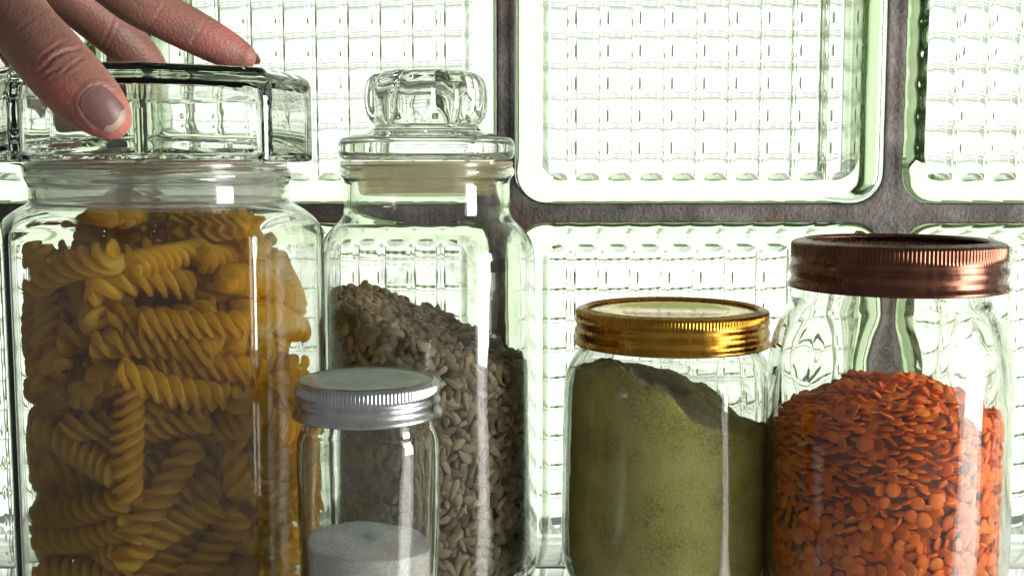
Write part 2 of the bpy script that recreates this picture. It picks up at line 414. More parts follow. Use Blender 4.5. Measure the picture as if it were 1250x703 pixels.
# corner diamonds: squares behind each crossing close the small gaps left by the corner mapping
x0, x1 = MX+PIT*COLS[0], MX+PIT*(COLS[-1]+1); z0, z1 = MZ+PIT*ROWS[0], MZ+PIT*(ROWS[-1]+1)
ws = empty('wall', (0, YW, 0)); ws['kind'] = 'structure'
for nm, b in (('wall_face', (x0-1.6, x0, YW-.004, YW+.14, -1.0, z1+.6)), ('wall_face', (x1, x1+1.6, YW-.004, YW+.14, -1.0, z1+.6)),
              ('wall_face', (x0, x1, YW-.004, YW+.14, z1, z1+.6)), ('wall_face', (x0, x1, YW-.004, YW+.14, -1.0, z0))):
    v, f = box_vf(*b); mesh(nm, [(a, bb-YW, c) for a, bb, c in v], f, M['plaster'], ws, None, False)

# ------------------------------------------------------------------ counter and sill
YS = P(675, 692, .6); ys = .196/((.196-P(675, 692, 1).z)/1.0)
o = box('counter', (-1.4, .62, -.02, ys-.0006, -.03, 0), M['counter'], None, .0012); tag(o, kind='structure')
o = box('window_sill', (-1.4, .62, ys+.0006, YW-.0045, -.03, 0), M['counter'], None, .0010); tag(o, kind='structure')
o = box('sill_seam', (-1.4, .62, ys-.0006, ys+.0006, -.028, -.0006), M['seam']); tag(o, kind='structure')

# ------------------------------------------------------------------ jar helpers
def wall_profile(outer, t, tb, foot=None):
    """closed glass profile: outer silhouette (bottom to rim), wall t, bottom tb"""
    inner = []
    for k, (r, z) in enumerate(outer):
        if z < tb+.0005: continue
        inner.append((r-t, z))
    rb = inner[0][0]
    inner = [(0, tb), (rb*.80, tb), (rb*.95, tb+.0015)] + inner
    push = outer[0][0]
    base = [(0, .0018), (push*.70, .0018), (push*.85, .0006)]
    rim_o, rim_i = outer[-1], inner[-1]
    rim = [((rim_o[0]*.75+rim_i[0]*.25), rim_o[1]+t*.35), ((rim_o[0]*.25+rim_i[0]*.75), rim_o[1]+t*.35)]
    return base+outer+rim+inner[::-1], inner
def wavy(a=.0002, seed=0):
    rr = random.Random(seed); ph = [rr.uniform(0, 6.28) for _ in range(6)]
    def f(t, i, r, z):
        return r + a*(.5*math.sin(3*t+ph[0]+z*20)+.35*math.sin(5*t+ph[1]-z*35)+.25*math.sin(9*t+ph[2]+z*60)+.25*math.sin(z*130+ph[3]+2*t))*min(1, r/.02)
    return f
def knurl(n, z0, z1, A, also=None):
    def f(t, i, r, z):
        if z0 <= z <= z1: 
            k = min(1, (z-z0)/.0008, (z1-z)/.0008+.35)
            return r + A*k*(abs(math.cos(n*t/2))-.6)
        return r
    return f
def inner_r(inner, z):
    pts = sorted(inner, key=lambda p: p[1])
    pts = [p for p in pts if p[0] > 0]
    if z <= pts[0][1]: return pts[0][0]
    for a, b in zip(pts, pts[1:]):
        if a[1] <= z <= b[1]:
            return a[0]+(b[0]-a[0])*(z-a[1])/max(1e-6, b[1]-a[1])
    return pts[-1][0]

def mass_core(inner, top, inset, z0, nr=14, nt=96):
    """solid fill: rings up the wall then in over the heap"""
    V, Fc = [], []
    rings = []
    def ring(fr):
        idx = []
        for k in range(nt):
            t = 2*PI*k/nt; p = fr(t); idx.append(len(V)); V.append(p)
        rings.append(idx)
    zs = 24
    for i in range(zs+1):
        s = i/zs
        def fr(t, s=s):
            rr = inner_r(inner, .04)-inset
            zt = top(rr*math.sin(t), -rr*math.cos(t))-inset
            z = z0+(zt-z0)*s; r_ = inner_r(inner, z)-inset
            return (r_*math.sin(t), -r_*math.cos(t), z)
        ring(fr)
    for j in range(1, nr+1):
        s = 1-j/nr
        def fr(t, s=s):
            r_ = (inner_r(inner, .06)-inset)*max(s, .004); x, y = r_*math.sin(t), -r_*math.cos(t)
            return (x, y, top(x, y)-inset)
        ring(fr)
    V.append((0, 0, z0)); b = len(V)-1
    for k in range(nt): Fc.append((rings[0][(k+1) % nt], rings[0][k], b, b))
    for i in range(len(rings)-1):
        for k in range(nt): Fc.append((rings[i][k], rings[i][(k+1) % nt], rings[i+1][(k+1) % nt], rings[i+1][k]))
    return np.array(V), [list(dict.fromkeys(f)) for f in Fc]

def rot_from(a, b, c): return np.stack([a, b, c], axis=-1)
def granules(inner, top, z0, d, layers, tmpl, tq, half, flat=1.0, depth=.9, tries=60000, szv=.12, updir=None):
    """pack grains against the glass and over the heap; tmpl axes: x long, y mid, z thin"""
    cell = d; grid = {}; pts = []; nrm = []
    def ok(p, dd):
        k = (int(p[0]//cell), int(p[1]//cell), int(p[2]//cell))
        for a in (-1, 0, 1):
            for b in (-1, 0, 1):
                for c in (-1, 0, 1):
                    for q in grid.get((k[0]+a, k[1]+b, k[2]+c), ()):
                        if (q[0]-p[0])**2+(q[1]-p[1])**2+(q[2]-p[2])**2 < dd*dd: return False
        grid.setdefault(k, []).append(p); return True
    for L in range(layers):
        for _ in range(tries):
            t = random.uniform(-PI, PI); rr0 = inner_r(inner, .05)
            z = z0+random.random()*(.16-z0)
            r_ = inner_r(inner, z)-half[2]*.95-L*half[2]*1.5-random.random()*half[2]*.35
            p = (r_*math.sin(t), -r_*math.cos(t), z)
            if z > top(p[0], p[1]): continue
            if ok(p, d): pts.append(p); nrm.append((math.sin(t), -math.cos(t), 0, 0))
    R = inner_r(inner, .06)
    for L in range(2):
        for _ in range(tries//2):
            r_ = (R-half[0]*.8)*math.sqrt(random.random()); t = random.uniform(-PI, PI)
            x, y = r_*math.sin(t), -r_*math.cos(t); e = .002
            p = (x, y, top(x, y)-L*half[2]*1.3-random.random()*half[2])
            if ok(p, d*.85):
                g = Vector((-(top(x+e, y)-top(x-e, y))/(2*e), -(top(x, y+e)-top(x, y-e))/(2*e), 1)).normalized()
                pts.append(p); nrm.append((g.x, g.y, g.z, 1))
    n = len(pts); pts = np.array(pts); nrm = np.array(nrm)
    nn = nrm[:, :3] + rng.normal(0, 1, (n, 3))*flat; nn /= np.linalg.norm(nn, axis=1)[:, None]
    if updir is not None:      # share of the grains lying flat (seen edge-on)
        m = updir(pts); pick = rng.random(n) < m
        u = np.array([0, 0, 1.]) + rng.normal(0, .28, (n, 3)); u /= np.linalg.norm(u, axis=1)[:, None]
        nn[pick] = u[pick]
    a = rng.normal(0, 1, (n, 3)); a -= (a*nn).sum(1)[:, None]*nn; a /= np.linalg.norm(a, axis=1)[:, None]
    b = np.cross(nn, a); Rm = rot_from(a, b, nn)
    s = rng.normal(1, szv, (n, 1, 1)).clip(.7, 1.35)
    s3 = s*rng.normal(1, .08, (n, 1, 3)).clip(.8, 1.2)
    T = tmpl[None]*s3
    W = np.einsum('nij,nvj->nvi', Rm, T) + pts[:, None, :]
    # keep every grain inside the glass
    rad = np.hypot(W[..., 0], W[..., 1]); lim = np.array([inner_r(inner, z) for z in pts[:, 2]])-.0003
    over = (rad.max(1)-lim).clip(0); dirr = np.stack([pts[:, 0], pts[:, 1]], 1); dirr /= np.linalg.norm(dirr, axis=1)[:, None]+1e-9
    W[..., 0] -= (over*dirr[:, 0])[:, None]; W[..., 1] -= (over*dirr[:, 1])[:, None]
    Q = tq[None]+(np.arange(n)*len(tmpl))[:, None, None]
    return W.reshape(-1, 3), Q.reshape(-1, tq.shape[1])
def ellipsoid(hx, hy, hz, nu=9, nv=6, shape=None):
    V = []; 
    for j in range(nv+1):
        ph = -PI/2+PI*j/nv
        for i in range(nu):
            th = 2*PI*i/nu
            V.append([hx*math.sin(ph), hy*math.cos(ph)*math.cos(th), hz*math.cos(ph)*math.sin(th)])
    V = np.array(V)
    if shape is not None: V = shape(V)
    Q = [(j*nu+i, j*nu+(i+1) % nu, (j+1)*nu+(i+1) % nu, (j+1)*nu+i) for j in range(nv) for i in range(nu)]
    return V, np.array(Q)
def add_core(W, Q, cv, cf, name, mats, loc):
    quads = []
    for f in cf:
        quads.append(tuple(f) if len(f) == 4 else (f[0], f[1], f[2], f[2]))
    V = [W, cv]; me = bpy.data.meshes.new(name)
    n = len(W)
    VV = np.concatenate(V); nq = len(Q)
    tri = [f for f in cf if len(f) == 3]; qd = [f for f in cf if len(f) == 4]
    allf = np.concatenate([Q.ravel(), (np.array(qd)+n).ravel(), (np.array(tri)+n).ravel() if tri else np.array([], int)])
    starts = np.concatenate([np.arange(nq+len(qd))*4, (nq+len(qd))*4+np.arange(len(tri))*3])
    me.vertices.add(len(VV)); me.vertices.foreach_set('co', VV.astype(np.float32).ravel())
    me.loops.add(len(allf)); me.loops.foreach_set('vertex_index', allf.astype(np.int32))
    me.polygons.add(len(starts)); me.polygons.foreach_set('loop_start', starts.astype(np.int32))
    mi = np.zeros(len(starts), np.int32); mi[nq:] = 1; me.polygons.foreach_set('material_index', mi)
    me.update(calc_edges=True); me.validate(); me.shade_smooth()
    for m in mats: me.materials.append(m)
    return link(name, me, None, loc)

# ================================================================== seed jar
Y2 = .558; L2 = Vector((P(523, 480, Y2).x, Y2, 0))
outer = [(.042, .0003)] + prof(Y2, [(126, 700), (131, 686), (131.5, 640), (131, 500), (131, 400), (131, 320), (130, 302), (125, 290), (115, 277), (106, 269), (102, 262), (101, 250), (101, 232), (101, 222), (103, 217), (107, 213), (107.5, 208), (105, 204)])
outer = chaikin(outer, 1)
pr, inn2 = wall_profile(outer, .0030, .006)
jar2 = empty('seed_jar', L2)
tag(jar2, 'tall round glass storage jar of grey brown seeds with knobbed glass lid', 'jar')
lathe('jar_body', pr, M['jar'], jar2, seg=160, rf=wavy(.00025, 1), closed=False)
# glass lid: disc, waist and lobed knob
lid = prof(Y2, [(0, 196), (98, 196), (105, 193), (107.5, 188), (107.5, 176), (105, 170), (98, 167), (82, 164), (68, 160), (63, 156), (63, 153), (68, 149), (74, 140), (76, 124), (75, 106), (69, 94), (56, 88), (35, 86.5), (0, 86)])
lid = chaikin(lid, 1)
kz0, kz1 = P(0, 150, Y2).z, P(0, 92, Y2).z
def lob(t, i, r, z):
    k = max(0, min(1, (z-kz0)/.004))*max(0, min(1, (kz1+.004-z)/.004))*min(1, r/.018)
    return r*(1 - .085*k*(1-abs(math.cos(5*t+.5))**.8))
g = lathe('lid', lid, M['lidglass'], jar2, seg=200, rf=lob)
# hollow of the knob
hz = [(0, P(0, 160, Y2).z), (.010, P(0, 158, Y2).z), (.0165, P(0, 146, Y2).z), (.0185, P(0, 126, Y2).z), (.016, P(0, 108, Y2).z), (.008, P(0, 101, Y2).z), (0, P(0, 100, Y2).z)]
ho = lathe('knob_hollow', chaikin(hz, 2), M['lidglass'], None, seg=100, rf=lambda t, i, r, z: r*(1-.06*(1-abs(math.cos(5*t+.5)))))
bm = bmesh.new(); bm.from_mesh(g.data); bm2 = bmesh.new(); bm2.from_mesh(ho.data); bmesh.ops.reverse_faces(bm2, faces=bm2.faces); bm2.to_mesh(ho.data); bm2.free(); bm.from_mesh(ho.data); bm.to_mesh(g.data); bm.free()
bpy.data.objects.remove(ho)
gk = prof(Y2, [(78, 197), (104, 197), (105.5, 199), (105, 203), (103, 203.6), (96, 203.8), (95, 208), (94, 212), (95.5, 214), (94, 216), (88, 220), (84, 222), (85, 225), (83, 228), (84, 231), (82, 236), (79, 238), (75, 236), (75, 210)])
lathe('stopper_ring', gk, M['gasket2'], jar2, seg=128, closed=True)
def top2(x, y):
    s = .1345 - .46*max(0, x+.034) + .12*max(0, x-.005) + .05*y - .20*max(0, -x-.044)
    return s + .0015*math.sin(x*170+1)*math.cos(y*140)
def seedshape(V):
    k = 1-.42*np.clip(V[:, 0]/.0041, -1, 1); V[:, 1] *= k; V[:, 2] *= k; return V
tm, tq = ellipsoid(.0041, .0022, .0014, 9, 7, seedshape)
W, Q = granules(inn2, top2, .0075, .0032, 2, tm, tq, (.0041, .0022, .0015), flat=.55, tries=34000)
cv, cf = mass_core(inn2, top2, .0040, .007)
o = add_core(W, Q, cv, cf, 'seeds', [M['seed'], M['seed_core']], L2)
tag(o, 'grey brown sunflower seeds heaped higher on the left inside the tall round jar', 'seeds', kind='stuff')
# dusty film the seeds left on the glass
zz = [P(0, y, Y2).z for y in (400, 310, 300, 270, 240)]
film = [(inner_r(inn2, z)-.00035, z) for z in np.linspace(.135, P(0, 300, Y2).z, 8)]
lathe('dust_film', film, M['dust_light'], jar2, seg=96)

# ================================================================== pale yellow powder jar
Y3 = .536; L3 = Vector((P(815, 570, Y3).x, Y3, 0))
outer = [(.036, .0002)] + prof(Y3, [(108, 716), (119, 702), (126, 682), (128, 660), (128, 600), (128, 500), (128, 470), (125.5, 455), (119, 440), (113, 430), (110, 424), (109, 420), (109, 395), (108, 383)])
outer = chaikin(outer, 1)
pr, inn3 = wall_profile(outer, .0030, .007)
jar3 = empty('powder_jar', L3)
tag(jar3, 'squat glass preserving jar with a gold screw lid and pale powder inside', 'jar')
lathe('jar_body', pr, M['jar_green'], jar3, seg=160, rf=wavy(.0003, 2))
def screw_lid(jar, Y, pts, kz, nk, A, mat, topmat, disc_px, drop=.0, th=.0010, cxoff=0.0, topname='lid_disc'):
    e = prof(Y, pts)
    inner = [(r-th, z) for r, z in e]
    rim_in = disc_px
    top = e[-1]
    rr = mm(rim_in, Y, top[1])
    closed = e + [((top[0]+rr)/2, top[1]+.0006), (rr, top[1]-.0001), (rr-.0006, top[1]-.0010)] + [(rr+.001, top[1]-.0016)] + inner[:-1][::-1]
    o = lathe('screw_band', closed, mat, jar, (cxoff, 0, 0), seg=nk*6, rf=knurl(nk, P(0, kz[1], Y).z, P(0, kz[0], Y).z, A), closed=True, sharp=None)
    zt = top[1]-.0012-drop
    d = [(0, zt), (rr*.62, zt), (rr*.66, zt+.0004), (rr*.90, zt+.0004), (rr*.95, zt), (rr+.0007, zt), (rr+.0007, zt-.0012), (0, zt-.0012)]
    lathe(topname, d, topmat, jar, (cxoff, 0, 0), seg=96, sharp=30)
    return o
screw_lid(jar3, Y3, [(118, 418.5), (119.5, 417), (119.5, 415.5), (117.5, 413), (116.3, 410), (117.5, 406), (118.2, 403), (117.2, 400), (115.8, 397), (116.2, 394), (117.5, 391.5), (117.6, 389), (116.4, 387), (116.6, 384), (116.8, 380), (115.8, 377.5), (113, 376), (109, 375.5)],
          (377.5, 387), 176, .00042, M['gold'], M['gold_top'], 104, cxoff=mm(2.5, Y3, .12))
def lerp_tab(tab, x):
    if x <= tab[0][0]: return tab[0][1]
    for a, b in zip(tab, tab[1:]):
        if x <= b[0]:
            s = (x-a[0])/(b[0]-a[0]); s = s*s*(3-2*s); return a[1]+(b[1]-a[1])*s
    return tab[-1][1]
TF = [(-.044, .1085), (-.028, .1125), (-.010, .1015), (.006, .089), (.028, .0820), (.044, .0835)]
TB = [(-.044, .100), (-.02, .1015), (.004, .097), (.02, .088), (.044, .074)]
def top3(x, y):
    s = min(1, max(0, (y+.044)/.088)); s = s*s*(3-2*s)
    z = lerp_tab(TF, x)*(1-s)+lerp_tab(TB, x)*s
    return z + .0012*math.sin(x*210+y*90)*math.sin(y*160+2) + .0006*math.sin(x*520)*math.sin(y*470)
def powder(name, inner, top, mat, loc, inset=.00035, z0=.0078, nt=220, nr=50, noise=.0004):
    cv, cf = mass_core(inner, top, inset, z0, nr, nt)
    # crumbly surface
    cv[:, 2] += rng.normal(0, noise, len(cv))*(cv[:, 2] > z0+.01)
    rr = np.hypot(cv[:, 0], cv[:, 1]); k = 1-np.abs(rng.normal(0, noise*.7, len(cv)))/np.maximum(rr, .01)
    cv[:, 0] *= k; cv[:, 1] *= k
    return mesh(name, cv, cf, mat, None, loc, True)
o = powder('powder', inn3, top3, M['powder'], L3)
tag(o, 'pale yellow fine powder sloping down to the right inside the gold lidded jar', 'powder', kind='stuff')
# powder smear left on the rear glass above the heap
V, Fc = [], []
na, nz_ = 80, 14
for j in range(nz_+1):
    for i in range(na+1):
        t = math.radians(105+150*i/na); r0 = inner_r(inn3, .1)-.0004
        x, y = r0*math.sin(t), -r0*math.cos(t)
        zb = top3(x, y)-.002; zt = zb+.011+.004*math.sin(i*.21)+.002*round(math.sin(i*.11)*2)
        z = zb+(zt-zb)*j/nz_; r1 = inner_r(inn3, z)-.0004
        V.append((r1*math.sin(t), -r1*math.cos(t), z))
for j in range(nz_):
    for i in range(na): a = j*(na+1)+i; Fc.append((a, a+1, a+na+2, a+na+1))
mesh('powder_smear', V, Fc, M['dust'], jar3)

# ================================================================== lentil jar
Y4 = .510; L4 = Vector((P(1080, 560, Y4).x, Y4, 0)); K4 = .965
outer = [(.038, .0002)] + prof(Y4, [(h*K4, y) for h, y in [(128, 745), (141, 730), (147, 708), (149, 680), (150, 640), (150, 540), (150, 470), (149, 440), (145, 415), (137, 392), (128, 377), (123, 369), (121, 364), (120, 358), (120, 330), (119, 305)]])
outer = chaikin(outer, 1)
pr, inn4 = wall_profile(outer, .0034, .008)
jar4 = empty('lentil_jar', L4)
tag(jar4, 'wide glass preserving jar with a copper screw band and orange lentils inside', 'jar')
zs0, zs1 = P(0, 445, Y4).z, P(0, 372, Y4).z
w4 = wavy(.00025, 5); nin = len(pr)
def flu(t, i, r, z):
    r = w4(t, i, r, z)
    if zs0-.01 < z < zs1 and i > nin*.45:
        k = math.sin(PI*(z-zs0+.01)/(zs1-zs0+.01)); r += .0005*k*math.cos(9*t)
    elif zs0-.01 < z < zs1:
        k = math.sin(PI*(z-zs0+.01)/(zs1-zs0+.01)); r += .0003*k*math.cos(9*t+1)
    return r
lathe('jar_body', pr, M['jar_green'], jar4, seg=200, rf=flu)
screw_lid(jar4, Y4, [(h*K4, y) for h, y in [(131.5, 350.5), (134.5, 350), (135, 348), (134, 346), (131.5, 343), (130, 339), (131, 335), (133, 331), (133.4, 328), (132, 324.5), (130.5, 321), (130.8, 317), (132, 314.5), (131, 312.5), (130.8, 309), (131, 303), (130.8, 298), (129.5, 295.5), (126, 294), (121, 293.3)]],
          (296, 313), 168, .00045, M['copper'], M['copper_top'], 108, drop=.0030, cxoff=mm(7, Y4, .15))
def top4(x, y):
    r = math.hypot(x-.002, y*.9)
    return .1045 - .019*(r/.048)**2 + .0012*math.sin(x*230+.6)*math.cos(y*210)
tm, tq = ellipsoid(.0030, .0030, .00085, 12, 8)
tm = tm[:, [1, 2, 0]]; tm = np.stack([tm[:, 0]*1, tm[:, 1]*.0030/.00085, tm[:, 2]*.00085/.0030], 1)
def upd(p): return np.clip((p[:, 2]-.050)/.03, .0, .85)*np.clip(1.0-(p[:, 0])/.05, .15, 1)
W, Q = granules(inn4, top4, .009, .0036, 2, tm, tq, (.0029, .0029, .0014), flat=.42, tries=30000, szv=.14, updir=upd)
cv, cf = mass_core(inn4, top4, .0034, .0085)
o = add_core(W, Q, cv, cf, 'lentils', [M['lentil'], M['lentil_core']], L4)
tag(o, 'split orange red lentils heaped in a dome inside the copper banded jar', 'lentils', kind='stuff')

# ================================================================== small salt jar
Y5 = .450; L5 = Vector((P(450, 600, Y5).x, Y5, 0))
zb5 = .0
pxs = [(83, 700), (86, 640), (86, 580), (86, 545), (85, 532), (82, 524), (79.5, 519), (79, 512), (79, 490), (78, 470)]
e = prof(Y5, pxs)
outer = chaikin([(.0195, .0002), (.0235, .0010), (.0252, .0045), (e[0][0], .012)] + e, 1)
pr, inn5 = wall_profile(outer, .0026, .006)
jar5 = empty('salt_jar', L5)
tag(jar5, 'small straight sided glass jar with a silver screw lid, in front of the others', 'jar')
lathe('jar_body', pr, M['jar_green'], jar5, seg=140, rf=wavy(.00035, 9))
screw_lid(jar5, Y5, [(88.5, 505.5), (90.5, 505), (91, 502.5), (90, 500), (87, 497), (86.2, 494), (88, 490.5), (89, 487.5), (88, 484.5), (86, 482), (86.3, 479.5), (88, 478), (87.6, 475), (87.8, 471), (87.6, 467.5), (86.6, 465), (84.5, 463.6), (82, 463)],
          (465, 478), 116, .00040, M['silver'], M['silver_top'], 80, drop=-.0011, topname='lid_top')
def top5(x, y): return .0545 - .08*x - 2.2*(x*x+y*y) + .0003*math.sin(x*300)*math.sin(y*200+1)
o = powder('salt', inn5, top5, M['salt'], L5, z0=.0065, nt=160, nr=40, noise=.00012)
tag(o, 'white fine salt filling the lower half of the small silver lidded jar', 'salt', kind='stuff')

# ================================================================== pasta jar
Y1 = .500; L1 = Vector((P(204, 450, Y1).x, Y1, 0))
VA = [-60, -15, 30, 75, 120, 165, 210, 255]
def octr(t, ap, phis, p):
    s = 0.0
    for ph in phis:
        c = math.cos(t-ph)
        if c > 0: s += c**p
    return ap*s**(-1/p)
TURN = 16.0
ph_body = [math.radians(a+22.5+TURN) for a in VA]
ph_lid = [math.radians(a+22.5+TURN-2.5) for a in range(0, 360, 45)]
RB = mm(194, Y1, .1); AP = RB*math.cos(PI/8)*1.008
zsh = P(0, 278, Y1).z; znk = P(0, 246, Y1).z; ztop = P(0, 207, Y1).z; rnk = mm(153, Y1, .18)
def jarring(z, off):
    """returns a function of t: radius at height z for wall offset off"""
    def f(t):
        ro = octr(t, AP, ph_body, 130) - off
        s = min(1, max(0, (z-(zsh-.004))/(znk-zsh+.004)))
        rc = (RB+.001)*(1-s**1.7) + rnk*(s**1.7) - off
        if z >= znk: rc = rnk-off + (.0016*math.exp(-((z-P(0, 214, Y1).z)/.0022)**2) if off < .001 else 0)
        k = 900.0
        m = -math.log(math.exp(-k*(ro-.05))+math.exp(-k*(rc-.05)))/k+.05      # smooth minimum
        return m
    return f
V, Fc = [], []; SEG = 320; rings = []
def addring(f, z):
    idx = []
    for k in range(SEG):
        t = 2*PI*k/SEG; r = f(t) if callable(f) else f
        idx.append(len(V)); V.append((r*math.sin(t), -r*math.cos(t), z))
    rings.append(idx)
zl = [.0035, .006, .012, .03, .07, .11, .145] + list(np.linspace(zsh-.010, znk+.002, 34)) + list(np.linspace(znk+.0035, ztop, 12))
cen0 = len(V); V.append((0, 0, .0015))
for r_ in (.35, .8): addring((lambda t, r_=r_: jarring(.05, 0)(t)*r_), .0015 if r_ < .5 else .0005)
addring(lambda t: jarring(.05, 0)(t)*.93, .0003); addring(lambda t: jarring(.05, 0)(t)*.985, .0015)
for z in zl: addring(jarring(z, 0), z)
TH = .0034
addring(lambda t: jarring(ztop, 0)(t)-TH*.3, ztop+.0011); addring(lambda t: jarring(ztop, 0)(t)-TH*.7, ztop+.0011)
for z in zl[::-1][:-2]: addring(jarring(z, TH if z < znk else TH*.85), z)
addring(lambda t: jarring(.05, TH)(t)*.96, .0085); addring(lambda t: jarring(.05, TH)(t)*.5, .0075)
V.append((0, 0, .0075)); cen1 = len(V)-1
for k in range(SEG):
    Fc.append((cen0, rings[0][(k+1) % SEG], rings[0][k])); Fc.append((cen1, rings[-1][k], rings[-1][(k+1) % SEG]))
for i in range(len(rings)-1):
    a, b = rings[i], rings[i+1]
    for k in range(SEG): Fc.append((a[k], a[(k+1) % SEG], b[(k+1) % SEG], b[k]))
jar1 = empty('pasta_jar', L1)
tag(jar1, 'large eight sided glass storage jar of spiral pasta, a hand on its thick glass lid', 'jar')
o = mesh('jar_body', V, Fc, M['jar'], jar1)
bm = bmesh.new(); bm.from_mesh(o.data); bmesh.ops.recalc_face_normals(bm, faces=bm.faces); bm.to_mesh(o.data); bm.free()
# thick eight sided hollow glass lid, set slightly off centre
RL = mm(196, Y1, .21); APL = RL*math.cos(PI/8)
lz = lambda y: P(0, y, Y1).z
lp = [(.049, lz(212)), (.0495, lz(203)), (.056, lz(199)), (.97, lz(198)), (1.0, lz(195)), (1.002, lz(150)), (1.0, lz(104)), (.985, lz(97)), (.945, lz(91)), (.93, lz(89.5)), (.6, lz(89)), (0, lz(89)),
      (0, lz(107)), (.5, lz(107)), (.82, lz(109)), (.885, lz(115)), (.905, lz(130)), (.905, lz(187)), (.895, lz(190)), (.86, lz(191.5)), (.0465, lz(194)), (.0455, lz(203)), (.0455, lz(212))]
def lidr(t, i, r, z):
    if r < .06: return r
    rr = r
    return octr(t, APL*r*1.005, ph_lid, 120 if r > .92 else 90)
LV = []
lp2 = []
for r, z in lp: lp2.append((r, z))
def subdiv(p, closed=True):
    q = []
    for i in range(len(p)):
        a, b = p[i], p[(i+1) % len(p)]
        q.append(a)
        if (a[0] > .06) == (b[0] > .06) and a[0] > 0 and b[0] > 0: q.append(((a[0]+b[0])/2, (a[1]+b[1])/2))
    return q
lo_ = lathe('lid', lp2, M['lidglass'], jar1, (P(182, 140, Y1).x-L1.x, 0, 0), seg=480, rf=lidr, closed=True, sharp=32, thr=.05)
# ribbed clear plastic stopper ring
e = []
gy = [199, 203, 206, 209, 213, 216, 219, 222, 226, 229, 232, 235, 239, 242, 246, 250, 254, 256]
for k, y in enumerate(gy):
    r_ = 151 if y < 208 else (146.5 if (k % 3) else 142)
    e.append((r_ if y < 208 else r_ - (3 if y > 250 else 0), y))
gp = prof(Y1, e); 
gi = [(r-.0035, z) for r, z in gp if r]
lathe('stopper_ring', chaikin(gp, 1)+chaikin(gi[::-1], 1), M['gasket'], jar1, (P(196, 230, Y1).x-L1.x, 0, 0), seg=160, closed=True, sharp=60)

